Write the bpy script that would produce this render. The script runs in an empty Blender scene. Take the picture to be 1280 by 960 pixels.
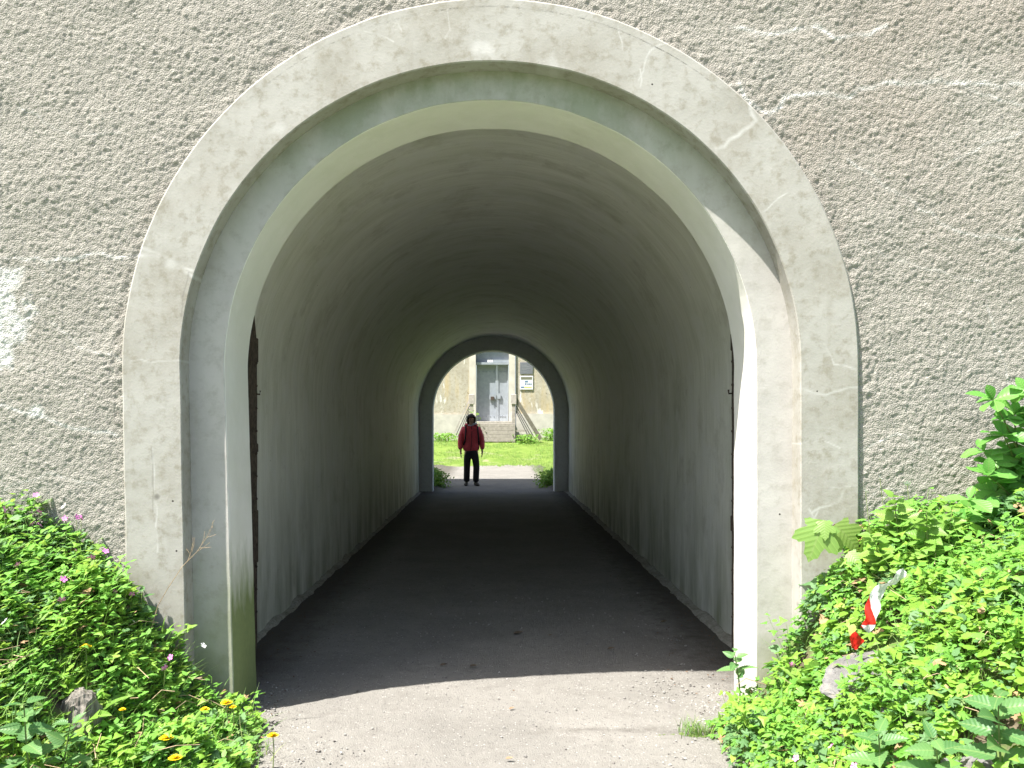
import bpy, bmesh, math, random
import numpy as np
from mathutils import Vector, Matrix, Euler
random.seed(7); rng = np.random.default_rng(11)
scene = bpy.context.scene
COL = scene.collection
PI = math.pi

# ------------------------------------------------------------------ camera
F = 1035.0; CX, CY = 618.0, 531.0; EYE = 1.5          # measured on a 1280 x 960 picture
cam_d = bpy.data.cameras.new('camera'); cam = bpy.data.objects.new('camera', cam_d); COL.objects.link(cam)
cam.location = (0, 0, EYE); cam.rotation_euler = (PI/2, 0, 0)
cam_d.sensor_width = 36; cam_d.lens = F/1280*36
cam_d.shift_x = (640-CX)/1280; cam_d.shift_y = (CY-480)/1280
cam_d.clip_start = 0.05; cam_d.clip_end = 4000
scene.camera = cam
scene.cycles.diffuse_bounces = 2
# ------------------------------------------------------------------ light
LV = Vector((1.0, 0.61, -2.19))                         # the way the sunlight travels
sd = -LV.normalized()
SUN_EL = math.asin(sd.z); SUN_ROT = math.atan2(sd.x, sd.y)
w = bpy.data.worlds.new('World'); scene.world = w; w.use_nodes = True
nt = w.node_tree; nt.nodes.clear()
sky = nt.nodes.new('ShaderNodeTexSky'); sky.sky_type = 'NISHITA'; sky.sun_disc = False
sky.sun_elevation = SUN_EL; sky.sun_rotation = SUN_ROT; sky.altitude = 300; sky.dust_density = 3.4; sky.air_density = 1.0
bg = nt.nodes.new('ShaderNodeBackground'); bg.inputs[1].default_value = 0.10
ow = nt.nodes.new('ShaderNodeOutputWorld')
nt.links.new(sky.outputs[0], bg.inputs[0]); nt.links.new(bg.outputs[0], ow.inputs[0])
ld = bpy.data.lights.new('sun', 'SUN'); ld.energy = 5.0; ld.angle = math.radians(0.55); ld.color = (1.0, 0.955, 0.90)
sun = bpy.data.objects.new('sun', ld); COL.objects.link(sun)
sun.rotation_euler = LV.to_track_quat('-Z', 'Y').to_euler(); sun.location = (-8, -8, 20)
scene.view_settings.view_transform = 'Standard'; scene.view_settings.look = 'None'
scene.view_settings.exposure = 1.52; scene.view_settings.gamma = 1.0; scene.view_settings.use_curve_mapping = False

# ------------------------------------------------------------------ helpers
def px(x, y, Y): return Vector(((x-CX)*Y/F, Y, EYE-(y-CY)*Y/F))

def tag(o, label=None, cat=None, group=None, kind=None):
    if label: o['label'] = label
    if cat: o['category'] = cat
    if group: o['group'] = group
    if kind: o['kind'] = kind
    return o
def link(name, data, parent=None):
    o = bpy.data.objects.new(name, data); COL.objects.link(o)
    if parent is not None: o.parent = parent
    return o
def thing(name, label, cat, loc=(0, 0, 0), rz=0, group=None):
    o = link(name, None); o.location = loc; o.rotation_euler = (0, 0, rz); o.empty_display_size = .1
    return tag(o, label, cat, group)
def np_mesh(name, V, Fc, mat=None, smooth=False, attrs=None, uv=None):
    """V (n,3); Fc (m,k) int array or list of such arrays (mixed sizes)"""
    me = bpy.data.meshes.new(name)
    V = np.asarray(V, dtype=np.float32)
    groups = Fc if isinstance(Fc, list) else [Fc]
    groups = [np.asarray(g, dtype=np.int32) for g in groups if len(g)]
    me.vertices.add(len(V)); me.vertices.foreach_set('co', V.ravel())
    nl = sum(g.size for g in groups); npoly = sum(len(g) for g in groups)
    me.loops.add(nl); me.loops.foreach_set('vertex_index', np.concatenate([g.ravel() for g in groups]))
    me.polygons.add(npoly)
    tot = np.concatenate([np.full(len(g), g.shape[1], dtype=np.int32) for g in groups])
    st = np.concatenate([[0], np.cumsum(tot)[:-1]]).astype(np.int32)
    me.polygons.foreach_set('loop_start', st); me.polygons.foreach_set('loop_total', tot)
    me.polygons.foreach_set('use_smooth', np.full(npoly, smooth, dtype=bool))
    me.update(calc_edges=True)
    if attrs:
        for k, a in attrs.items():
            at = me.attributes.new(k, 'FLOAT', 'POINT'); at.data.foreach_set('value', np.asarray(a, dtype=np.float32))
    if uv is not None:
        l = me.uv_layers.new(name='uv'); vi = np.concatenate([g.ravel() for g in groups])
        l.data.foreach_set('uv', np.asarray(uv, dtype=np.float32)[vi].ravel())
    me.validate()
    if mat: me.materials.append(mat)
    return me
def grid_faces(nu, nv, mask=None):
    i = np.arange(nu*nv).reshape(nu, nv)
    f = np.stack([i[:-1, :-1], i[1:, :-1], i[1:, 1:], i[:-1, 1:]], -1).reshape(-1, 4)
    if mask is not None: f = f[mask.reshape(-1)]
    return f
# value noise
def _h(ix, iy, iz, s):
    n = (ix.astype(np.int64)*374761393 + iy.astype(np.int64)*668265263 + iz.astype(np.int64)*2147483647 + s*1274126177) & 0xffffffff
    n = ((n ^ (n >> 13))*1274126177) & 0xffffffff
    n = ((n ^ (n >> 16))*2246822519) & 0xffffffff
    return ((n ^ (n >> 15)) & 0xffffff)/float(0xffffff)
def vnoise(x, y, z=0.0, s=0):
    x, y, z = np.broadcast_arrays(np.asarray(x, float), np.asarray(y, float), np.asarray(z, float))
    xi, yi, zi = np.floor(x), np.floor(y), np.floor(z)
    fx, fy, fz = x-xi, y-yi, z-zi
    fx = fx*fx*(3-2*fx); fy = fy*fy*(3-2*fy); fz = fz*fz*(3-2*fz)
    flat = (z.size == 0) or (np.ptp(z) == 0)
    def lay(zz):
        a = _h(xi, yi, zz, s); b = _h(xi+1, yi, zz, s); c = _h(xi, yi+1, zz, s); d = _h(xi+1, yi+1, zz, s)
        return (a*(1-fx)+b*fx)*(1-fy)+(c*(1-fx)+d*fx)*fy
    if flat: return lay(zi)*2-1
    return (lay(zi)*(1-fz)+lay(zi+1)*fz)*2-1
def fbm(x, y, z=0.0, o=4, s=0, g=.5):
    t = 0; a = 1; n = 0
    for k in range(o):
        t = t+a*vnoise(np.asarray(x)*2**k+k*17.3, np.asarray(y)*2**k-k*9.1, z if np.isscalar(z) else z*2**k, s+k); n += a; a *= g
    return t/n
def worley(x, y, s=0):
    xi = np.floor(x).astype(np.int64); yi = np.floor(y).astype(np.int64); best = np.full(x.shape, 9.)
    val = np.zeros(x.shape)
    for a in (-1, 0, 1):
        for b in (-1, 0, 1):
            cx_ = xi+a; cy_ = yi+b; jx = _h(cx_, cy_, cx_*0, s); jy = _h(cx_, cy_, cx_*0+1, s+5)
            d = np.hypot(cx_+jx-x, cy_+jy-y); m = d < best; best = np.where(m, d, best); val = np.where(m, _h(cx_, cy_, cx_*0+2, s+9), val)
    return best, val
def seg_dist(X, Z, pts):
    d = np.full(X.shape, 1e9)
    for (x0, z0), (x1, z1) in zip(pts[:-1], pts[1:]):
        dx, dz = x1-x0, z1-z0; L = dx*dx+dz*dz+1e-12
        t = np.clip(((X-x0)*dx+(Z-z0)*dz)/L, 0, 1)
        d = np.minimum(d, np.hypot(X-x0-t*dx, Z-z0-t*dz))
    return d
def rough_line(pts, amp=.02, seed=0, step=.05):
    """a polyline given in pixels on the wall front -> jittered polyline in metres"""
    r = random.Random(seed); out = []
    P = [((x-CX)*4.12/F, EYE-(y-CY)*4.12/F) for x, y in pts]
    for a, b in zip(P[:-1], P[1:]):
        n = max(1, int(math.hypot(b[0]-a[0], b[1]-a[1])/step))
        for k in range(n):
            t = k/n; out.append((a[0]+(b[0]-a[0])*t+r.uniform(-amp, amp), a[1]+(b[1]-a[1])*t+r.uniform(-amp, amp)))
    out.append(P[-1]); return out

class MB:
    """collects simple solids into one mesh"""
    def __init__(s): s.v = []; s.f = []
    def add(s, V, Fc):
        n = len(s.v); s.v += [tuple(p) for p in V]; s.f += [tuple(i+n for i in f) for f in Fc]; return s
    def box(s, x0, x1, y0, y1, z0, z1, bev=0.0, M=None):
        b = bev
        if b <= 0:
            V = [(x, y, z) for x in (x0, x1) for y in (y0, y1) for z in (z0, z1)]
            Fc = [(0, 1, 3, 2), (4, 6, 7, 5), (0, 4, 5, 1), (2, 3, 7, 6), (0, 2, 6, 4), (1, 5, 7, 3)]
            V = [Vector(p) for p in V]
        else:
            bm = bmesh.new(); bmesh.ops.create_cube(bm, size=1)
            for v in bm.verts:
                v.co = Vector(((x0+x1)/2+v.co.x*(x1-x0), (y0+y1)/2+v.co.y*(y1-y0), (z0+z1)/2+v.co.z*(z1-z0)))
            bmesh.ops.bevel(bm, geom=list(bm.edges), offset=b, segments=1, affect='EDGES')
            bm.verts.index_update(); V = [v.co.copy() for v in bm.verts]; Fc = [[v.index for v in f.verts] for f in bm.faces]; bm.free()
        if M is not None: V = [M @ p for p in V]
        return s.add(V, Fc)
    def tube(s, pts, r, n=6, r1=None):
        pts = [Vector(p) for p in pts]; N = len(pts); V = []; Fc = []
        for i, p in enumerate(pts):
            t = (pts[min(i+1, N-1)]-pts[max(i-1, 0)]).normalized()
            u = t.cross(Vector((.3, .2, 1)) if abs(t.z) < .9 else Vector((1, .1, 0))).normalized(); q = t.cross(u)
            rr = r if r1 is None else r+(r1-r)*i/(N-1)
            for k in range(n):
                a = 2*PI*k/n; V.append(p+(u*math.cos(a)+q*math.sin(a))*rr)
        for i in range(N-1):
            for k in range(n):
                Fc.append((i*n+k, i*n+(k+1) % n, (i+1)*n+(k+1) % n, (i+1)*n+k))
        Fc.append(tuple(range(n))[::-1]); Fc.append(tuple((N-1)*n+k for k in range(n)))
        return s.add(V, Fc)
    def ball(s, c, r, sc=(1, 1, 1), n=6, m=4):
        V = [Vector((c[0], c[1], c[2]-r*sc[2]))]; Fc = []
        for j in range(1, m):
            ph = PI*j/m-PI/2
            for k in range(n):
                a = 2*PI*k/n; V.append(Vector((c[0]+r*sc[0]*math.cos(ph)*math.cos(a), c[1]+r*sc[1]*math.cos(ph)*math.sin(a), c[2]+r*sc[2]*math.sin(ph))))
        V.append(Vector((c[0], c[1], c[2]+r*sc[2])))
        for k in range(n): Fc.append((0, 1+(k+1) % n, 1+k))
        for j in range(m-2):
            for k in range(n):
                a = 1+j*n+k; b = 1+j*n+(k+1) % n; Fc.append((a, b, b+n, a+n))
        L = len(V)-1; o = 1+(m-2)*n
        for k in range(n): Fc.append((L, o+k, o+(k+1) % n))
        return s.add(V, Fc)
    def build(s, name, mat, parent=None, smooth=False):
        me = bpy.data.meshes.new(name); me.from_pydata(s.v, [], s.f); me.update()
        if smooth: me.polygons.foreach_set('use_smooth', [True]*len(me.polygons))
        me.materials.append(mat); return link(name, me, parent)

# ------------------------------------------------------------------ materials
class NT:
    def __init__(s, name):
        s.m = bpy.data.materials.new(name); s.m.use_nodes = True; s.t = s.m.node_tree; s.t.nodes.clear()
        s.out = s.n('ShaderNodeOutputMaterial'); s.geo = s.n('ShaderNodeNewGeometry').outputs['Position']
    def n(s, t, **k):
        x = s.t.nodes.new(t)
        for a, b in k.items(): setattr(x, a, b)
        return x
    def set(s, sock, v):
        if isinstance(v, bpy.types.NodeSocket): s.t.links.new(v, sock)
        else:
            if isinstance(v, tuple) and len(v) == 3 and sock.type == 'RGBA': v = (*v, 1)
            sock.default_value = v
    def mapv(s, vec, sc=(1, 1, 1), loc=(0, 0, 0)):
        x = s.n('ShaderNodeMapping'); s.set(x.inputs[0], vec); x.inputs['Scale'].default_value = sc; x.inputs['Location'].default_value = loc; return x.outputs[0]
    def noise(s, scale, detail=4, rough=.55, vec=None, dist=0.0, col=False):
        x = s.n('ShaderNodeTexNoise'); s.set(x.inputs['Vector'], vec or s.geo); x.inputs['Scale'].default_value = scale
        x.inputs['Detail'].default_value = detail; x.inputs['Roughness'].default_value = rough; x.inputs['Distortion'].default_value = dist
        return x.outputs[1 if col else 0]
    def vor(s, scale, feat='F1', vec=None, out=0, rnd=1.0):
        x = s.n('ShaderNodeTexVoronoi', feature=feat); s.set(x.inputs['Vector'], vec or s.geo); x.inputs['Scale'].default_value = scale
        x.inputs['Randomness'].default_value = rnd; return x.outputs[out]
    def ramp(s, v, a, b, c0=0.0, c1=1.0):
        x = s.n('ShaderNodeMapRange'); s.set(x.inputs[0], v); x.inputs[1].default_value = a; x.inputs[2].default_value = b
        x.inputs[3].default_value = c0; x.inputs[4].default_value = c1; return x.outputs[0]
    def mix(s, f, a, b, mode='MIX'):
        x = s.n('ShaderNodeMix', data_type='RGBA', blend_type=mode); s.set(x.inputs[0], f); s.set(x.inputs[6], a); s.set(x.inputs[7], b); return x.outputs[2]
    def math(s, op, a, b=0.0, clamp=False):
        x = s.n('ShaderNodeMath', operation=op, use_clamp=clamp); s.set(x.inputs[0], a); s.set(x.inputs[1], b); return x.outputs[0]
    def xyz(s, vec=None):
        x = s.n('ShaderNodeSeparateXYZ'); s.set(x.inputs[0], vec or s.geo); return x.outputs
    def attr(s, name):
        x = s.n('ShaderNodeAttribute'); x.attribute_name = name; return x.outputs['Fac']
    def rnd(s): return s.n('ShaderNodeObjectInfo').outputs['Random']
    def bump(s, h, dist=.01, st=1.0, normal=None):
        x = s.n('ShaderNodeBump'); s.set(x.inputs['Height'], h); x.inputs['Distance'].default_value = dist; x.inputs['Strength'].default_value = st
        if normal: s.set(x.inputs['Normal'], normal)
        return x.outputs[0]
    def pbr(s, col, rough=.9, normal=None, metal=0.0, spec=.3, transl=None):
        p = s.n('ShaderNodeBsdfPrincipled'); s.set(p.inputs['Base Color'], col); s.set(p.inputs['Roughness'], rough)
        p.inputs['Metallic'].default_value = metal; p.inputs['Specular IOR Level'].default_value = spec
        if normal: s.set(p.inputs['Normal'], normal)
        if transl is not None:
            tr = s.n('ShaderNodeBsdfTranslucent'); s.set(tr.inputs[0], transl[1])
            mx = s.n('ShaderNodeMixShader'); mx.inputs[0].default_value = transl[0]
            s.t.links.new(p.outputs[0], mx.inputs[1]); s.t.links.new(tr.outputs[0], mx.inputs[2]); s.t.links.new(mx.outputs[0], s.out.inputs[0])
        else: s.t.links.new(p.outputs[0], s.out.inputs[0])
        return s.m
def simple(name, col, rough=.7, metal=0.0, var=.15, scale=20, bump=0.0, spec=.3):
    t = NT(name); n = t.noise(scale, 5); c = t.mix(t.ramp(n, .3, .7), tuple(v*(1-var) for v in col), tuple(min(1, v*(1+var)) for v in col))
    return t.pbr(c, rough, t.bump(n, bump) if bump else None, metal, spec)

def m_roughcast():
    t = NT('roughcast_render')
    big = t.noise(1.1, 4); mid = t.noise(7, 5); fine = t.noise(110, 6, .65); lump = t.noise(45, 4, .6)
    c = t.mix(t.ramp(big, .35, .65), (.295, .278, .240), (.272, .257, .222))
    c = t.mix(t.ramp(mid, .42, .72, 0, .55), c, (.335, .315, .275))
    x, y, z = t.xyz()
    br = t.math('MULTIPLY', t.ramp(t.noise(1.6, 3), .40, .62), t.math('MULTIPLY', t.ramp(z, 1.9, 3.0), t.ramp(x, .6, 1.6)))
    c = t.mix(t.math('MULTIPLY', br, .45), c, (.255, .215, .175))
    c = t.mix(t.ramp(fine, .53, .66, 0, .7), c, (.47, .44, .385))
    c = t.mix(t.ramp(fine, .47, .36, 0, .65), c, (.23, .21, .19))
    c = t.mix(t.ramp(t.noise(260, 3, .6), .56, .68, 0, .5), c, (.56, .54, .49))
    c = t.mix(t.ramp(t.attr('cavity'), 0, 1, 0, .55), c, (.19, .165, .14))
    c = t.mix(t.ramp(t.attr('stain'), 0, 1, 0, .85), c, (.60, .59, .56))
    c = t.mix(t.ramp(t.noise(14, 2, .5), .73, .77, 0, .4), c, (.17, .16, .13))
    h = t.math('ADD', t.math('MULTIPLY', fine, .9), t.math('MULTIPLY', t.vor(130), -.8))
    return t.pbr(c, .95, t.bump(h, .0045, .9), spec=.15)
def m_concrete(name, base, light, dark, crack=True, algae=False, mossleft=False, sc=1.0):
    t = NT(name); x, y, z = t.xyz()
    n1 = t.noise(3.0*sc, 6, .6); n2 = t.noise(16*sc, 6, .65); n3 = t.noise(90*sc, 4, .6)
    c = t.mix(t.ramp(n1, .36, .62), base, light)
    c = t.mix(t.ramp(n2, .50, .66, 0, .6), c, dark)
    c = t.mix(t.ramp(t.noise(34*sc, 6, .7), .52, .62, 0, .35), c, light)
    c = t.mix(t.ramp(n3, .58, .75, 0, .35), c, light)
    # drips
    dr = t.noise(9, 4, .6, t.mapv(t.geo, (1, 1, .12)))
    c = t.mix(t.ramp(dr, .55, .75, 0, .3), c, dark)
    # small dark pits
    c = t.mix(t.math('LESS_THAN', t.vor(7.0, vec=t.geo), .035), c, (.05, .045, .04))
    h = t.math('ADD', t.math('MULTIPLY', n2, .5), t.math('MULTIPLY', n3, .3))
    if crack:
        wv = t.mix(.12, t.geo, t.noise(5, 4, .6, col=True))
        ce = t.vor(2.1, 'DISTANCE_TO_EDGE', wv)
        msk = t.ramp(t.noise(1.3, 2), .5, .62)
        ln = t.math('MULTIPLY', t.ramp(ce, .0, .006, 1, 0), msk)
        c = t.mix(t.math('MULTIPLY', ln, .5), c, light)
        c = t.mix(t.math('MULTIPLY', t.attr('stain'), .6), c, (.55, .545, .52))
        c = t.mix(t.attr('dark'), c, (.16, .15, .13))
    if algae:
        al = t.math('MULTIPLY', t.ramp(z, 2.3, 3.3), t.ramp(t.noise(4, 6, .65, t.mapv(t.geo, (1, 1, .6))), .25, .6))
        c = t.mix(t.math('MULTIPLY', al, .72), c, (.16, .21, .11))
        lo = t.math('MULTIPLY', t.ramp(z, .9, .2), t.ramp(t.noise(5, 5), .3, .65))
        c = t.mix(t.math('MULTIPLY', lo, .6), c, (.20, .23, .12))
    if mossleft:
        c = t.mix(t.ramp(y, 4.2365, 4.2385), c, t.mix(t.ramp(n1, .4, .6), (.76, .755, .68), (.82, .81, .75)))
        zz = t.math('ADD', z, t.math('MULTIPLY', t.math('SUBTRACT', t.noise(11, 5, .6, t.mapv(t.geo, (1, 1, .3))), .5), .55))
        ms = t.math('MULTIPLY', t.math('MULTIPLY', t.ramp(zz, .88, .52), t.ramp(x, -.5, -1.0)), t.ramp(y, 4.234, 4.242, .25, 1))
        c = t.mix(t.math('MULTIPLY', ms, .88), c, t.mix(t.noise(30, 5), (.085, .14, .015), (.18, .24, .045)))
        ms2 = t.math('MULTIPLY', t.ramp(zz, .40, .15), t.ramp(x, .5, 1.0))
        c = t.mix(t.math('MULTIPLY', ms2, .5), c, (.25, .27, .15))
    return t.pbr(c, .85, t.bump(h, .004, .6), spec=.25)
def m_vault():
    t = NT('vault_whitewash'); uv = t.n('ShaderNodeUVMap').outputs[0]; x, y, z = t.xyz()
    st = t.noise(1, 6, .62, t.mapv(uv, (9, 1.1, 1)), .3); st2 = t.noise(1, 5, .6, t.mapv(uv, (38, 2.6, 1)))
    st3 = t.noise(1, 5, .6, t.mapv(uv, (2.2, .9, 1)))
    blot = t.noise(4, 6, .6)
    c = t.mix(t.ramp(st, .30, .70), (.69, .69, .60), (.83, .83, .755))
    c = t.mix(t.ramp(st2, .50, .74, 0, .4), c, (.50, .51, .41))
    c = t.mix(t.ramp(st3, .5, .7, 0, .6), c, (.54, .56, .45))
    c = t.mix(t.ramp(blot, .50, .62, 0, .6), c, (.76, .76, .71))
    dm = t.math('MULTIPLY', t.ramp(t.noise(1.7, 7, .68), .54, .62), t.ramp(t.noise(7, 6, .7), .3, .6)); c = t.mix(t.math('MULTIPLY', dm, .38), c, (.40, .385, .29))
    pit = t.math('LESS_THAN', t.vor(5.0), .03); c = t.mix(t.math('MULTIPLY', pit, .7), c, (.2, .18, .14))
    gr = t.math('MULTIPLY', t.ramp(z, 1.1, .1), t.ramp(t.noise(3, 5, .6, t.mapv(t.geo, (1, 1, .25))), .35, .65))
    c = t.mix(t.math('MULTIPLY', gr, .8), c, (.17, .19, .10))
    jt = t.math('PINGPONG', y, 2.4); c = t.mix(t.math('MULTIPLY', t.math('LESS_THAN', jt, .009), .4), c, (.5, .5, .47))
    # thin white scratches running round the vault
    sc = t.ramp(t.noise(1, 3, .5, t.mapv(uv, (60, .8, 1), (3, 7, 0))), .70, .76, 0, .7)
    c = t.mix(sc, c, (.82, .82, .78))
    h = t.math('ADD', st2, t.math('MULTIPLY', t.noise(60, 5), .5))
    return t.pbr(c, .62, t.bump(h, .006, .7), spec=.3)
def m_path():
    t = NT('worn_path'); x, y, z = t.xyz()
    big = t.noise(1.4, 5); mid = t.noise(9, 6, .65); fine = t.noise(160, 5, .7)
    c = t.mix(t.ramp(big, .35, .65), (.185, .178, .160), (.225, .216, .194))
    c = t.mix(t.ramp(mid, .5, .72, 0, .6), c, (.15, .14, .125))
    c = t.mix(t.ramp(fine, .56, .68, 0, .6), c, (.27, .258, .235))
    c = t.mix(t.ramp(fine, .44, .34, 0, .5), c, (.10, .095, .09))
    v = t.vor(120); rc = t.n('ShaderNodeTexVoronoi'); t.set(rc.inputs['Vector'], t.geo); rc.inputs['Scale'].default_value = 85
    hs = t.n('ShaderNodeSeparateColor'); t.set(hs.inputs[0], rc.outputs[1])
    c = t.mix(t.math('MULTIPLY', t.math('GREATER_THAN', hs.outputs[0], .93), t.ramp(rc.outputs[0], .5, .3, 0, .7)), c, (.36, .345, .32))
    c = t.mix(t.math('MULTIPLY', t.math('GREATER_THAN', hs.outputs[1], .90), t.ramp(rc.outputs[0], .5, .3, 0, .7)), c, (.09, .085, .08))
    # damp leaf mould inside along both walls
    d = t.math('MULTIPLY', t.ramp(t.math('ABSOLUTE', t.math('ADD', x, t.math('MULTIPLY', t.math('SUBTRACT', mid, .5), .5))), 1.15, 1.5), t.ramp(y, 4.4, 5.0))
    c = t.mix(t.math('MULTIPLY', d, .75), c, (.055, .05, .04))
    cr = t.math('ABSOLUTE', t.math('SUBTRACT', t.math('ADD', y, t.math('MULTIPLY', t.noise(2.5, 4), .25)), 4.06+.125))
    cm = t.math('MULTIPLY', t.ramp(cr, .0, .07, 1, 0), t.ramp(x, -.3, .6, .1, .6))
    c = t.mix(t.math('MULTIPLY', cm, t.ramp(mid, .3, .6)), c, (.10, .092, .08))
    h = t.math('ADD', fine, t.math('MULTIPLY', v, -.8))
    return t.pbr(c, .95, t.bump(h, .006, .8), spec=.15)
def m_soil():
    t = NT('earth_and_turf'); x, y, z = t.xyz()
    n = t.noise(12, 6, .65); b = t.noise(.9, 5, .6)
    c = t.mix(t.ramp(n, .35, .65), (.055, .045, .03), (.14, .115, .08)); c = t.mix(t.ramp(t.noise(5, 4), .40, .52, 0, .8), c, (.11, .17, .045))
    g = t.mix(t.ramp(t.noise(3, 6, .7), .35, .65), (.085, .15, .025), (.16, .22, .05))
    g = t.mix(t.ramp(b, .56, .68, 0, .8), g, (.27, .24, .17))
    far = t.ramp(y, 18.8, 19.2); near = t.ramp(y, 1.2, .4)
    c = t.mix(t.math('MAXIMUM', far, near), c, g)
    return t.pbr(c, .95, t.bump(n, .02, .8), spec=.1)
def m_leaf(name, dark, light, yel, tr=.35):
    t = NT(name); a = t.attr('tint')
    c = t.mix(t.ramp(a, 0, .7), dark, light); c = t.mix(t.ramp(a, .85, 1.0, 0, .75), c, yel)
    c = t.mix(t.ramp(t.noise(60, 3), .4, .7, 0, .25), c, light)
    return t.pbr(c, .5, None, spec=.3, transl=(tr+.12, t.mix(.5, c, yel)))
def m_leafobj(name, dark, light, tr=.45):
    t = NT(name); oc = t.n('ShaderNodeTexCoord').outputs['Object']; x, y, z = t.xyz(oc)
    c = t.mix(t.rnd(), dark, light)
    rib = t.ramp(t.math('ABSOLUTE', y), 0, .03, 1, 0)
    vn = t.n('ShaderNodeTexWave', wave_type='BANDS', bands_direction='X'); ab = t.n('ShaderNodeCombineXYZ')
    t.set(ab.inputs[0], t.math('SUBTRACT', x, t.math('MULTIPLY', t.math('ABSOLUTE', y), .7)))
    t.set(vn.inputs['Vector'], ab.outputs[0]); vn.inputs['Scale'].default_value = 2.4
    c = t.mix(t.ramp(vn.outputs[1], .85, 1, 0, .18), c, tuple(min(1, v*1.6) for v in light))
    c = t.mix(t.math('MULTIPLY', rib, .5), c, (.3, .4, .14))
    return t.pbr(c, .42, t.bump(vn.outputs[1], .01, .12), spec=.4, transl=(tr, c))

M = {}
M['rough'] = m_roughcast()
M['surround'] = m_concrete('surround_concrete', (.305, .29, .25), (.375, .365, .33), (.215, .195, .145))
M['frame'] = m_concrete('painted_concrete', (.40, .385, .355), (.455, .44, .405), (.33, .315, .275), crack=False, algae=True, mossleft=True)
M['vault'] = m_vault(); M['farframe'] = m_concrete('far_frame_concrete', (.78, .78, .75), (.84, .84, .81), (.66, .66, .62), crack=False)
M['path'] = m_path()
M['soil'] = m_soil()
M['ledge'] = m_concrete('footing_concrete', (.22, .21, .17), (.36, .35, .30), (.10, .10, .06), crack=False, sc=3)
M['iron'] = simple('rusty_iron', (.085, .065, .052), .75, .3, .5, 35, .004)
M['cover'] = m_leaf('cover_leaves', (.10, .26, .035), (.21, .47, .08), (.32, .48, .10))
M['small'] = m_leaf('small_leaves', (.12, .29, .04), (.23, .47, .08), (.40, .48, .11))
M['grass'] = m_leaf('grass_blades', (.11, .24, .05), (.21, .38, .08), (.38, .38, .18))
M['bluish'] = m_leaf('grey_green_leaves', (.09, .20, .075), (.18, .34, .13), (.28, .38, .13)); M['lime'] = m_leaf('lime_leaves', (.15, .31, .035), (.26, .48, .065), (.38, .48, .10))
M['brownleaf'] = simple('withered_leaf', (.26, .17, .09), .8, 0, .4, 30)
M['dry'] = simple('dry_stalk', (.36, .27, .17), .8, 0, .3, 40)
M['stem'] = simple('green_stem', (.15, .20, .06), .7, 0, .3, 30)
M['redstem'] = simple('red_stem', (.20, .07, .04), .7, 0, .3, 30)
M['bushleaf'] = m_leafobj('bush_leaf', (.12, .34, .06), (.21, .45, .10))
M['nettle'] = m_leafobj('nettle_leaf', (.09, .22, .07), (.16, .31, .10))
M['brleaf'] = m_leafobj('bright_leaf', (.16, .32, .05), (.26, .43, .09))
M['maple'] = m_leafobj('maple_leaf', (.20, .36, .08), (.30, .43, .11), .5)
M['yellow'] = simple('yellow_petal', (.85, .58, .01), .6, 0, .12, 90)
M['pink'] = simple('pink_petal', (.70, .22, .55), .6, 0, .15, 90)
M['white'] = simple('white_petal', (.8, .8, .78), .6, 0, .1, 90)

# ------------------------------------------------------------------ ground heights
XC = -.02; ZS = 1.80
BL = np.array([(-9, 1.6), (-3.5, 1.12), (-2.7, 1.0), (-2.3, .88), (-1.87, .60), (-1.6, .28), (-1.40, .10), (-1.12, 0), (-1.0, 0)])
BR = np.array([(1.0, 0), (1.08, 0), (1.34, .11), (1.52, .44), (1.8, .76), (2.3, .98), (2.7, 1.07), (3.5, 1.2), (9, 1.7)])
def ground(X, Y):
    X = np.asarray(X, float); Y = np.asarray(Y, float)
    b = np.where(X < 0, np.interp(X, BL[:, 0], BL[:, 1]), np.interp(X, BR[:, 0], BR[:, 1]))
    fac = np.clip(1-.20*(4.1-Y), .0, 1)
    fac = fac*np.clip((Y-.8)/.9, 0, 1)
    fac = fac*np.clip((4.235-Y)/.04, 0, 1)
    n = (.05*fbm(X*3, Y*3, 0, 3, 5)+.02*fbm(X*12, Y*12, 0, 2, 9))*np.clip(b*4, 0, 1)
    near = (b+n)*fac
    # courtyard beyond the tunnel
    far = np.interp(Y, [27.5, 29, 35.0, 36.2, 60], [0, .10, .78, .85, .9])
    side = .20*np.exp(-((np.abs(X-XC)-1.62)/.32)**2-((Y-19.5)/.8)**2)*(Y > 18.96)
    fn = .03*fbm(X*.8, Y*.8, 0, 3, 21)*(Y > 20)
    return near+np.where(Y > 18.9, far+side+fn, 0)-.004
def hit(x, y, lift=0.0, y0=1.6, y1=4.08):
    """where the line of sight through a pixel meets the bank (raised by lift)"""
    d = px(x, y, 1.0)-Vector((0, 0, EYE))
    ys = np.linspace(y0, y1, 400); X = d.x*ys; Z = EYE+d.z*ys
    g = ground(X, ys)+lift; k = np.argmax(Z <= g)
    if not (Z <= g).any(): k = len(ys)-1
    return Vector((X[k], ys[k], Z[k] if (Z <= g).any() else Z[k]))

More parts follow.
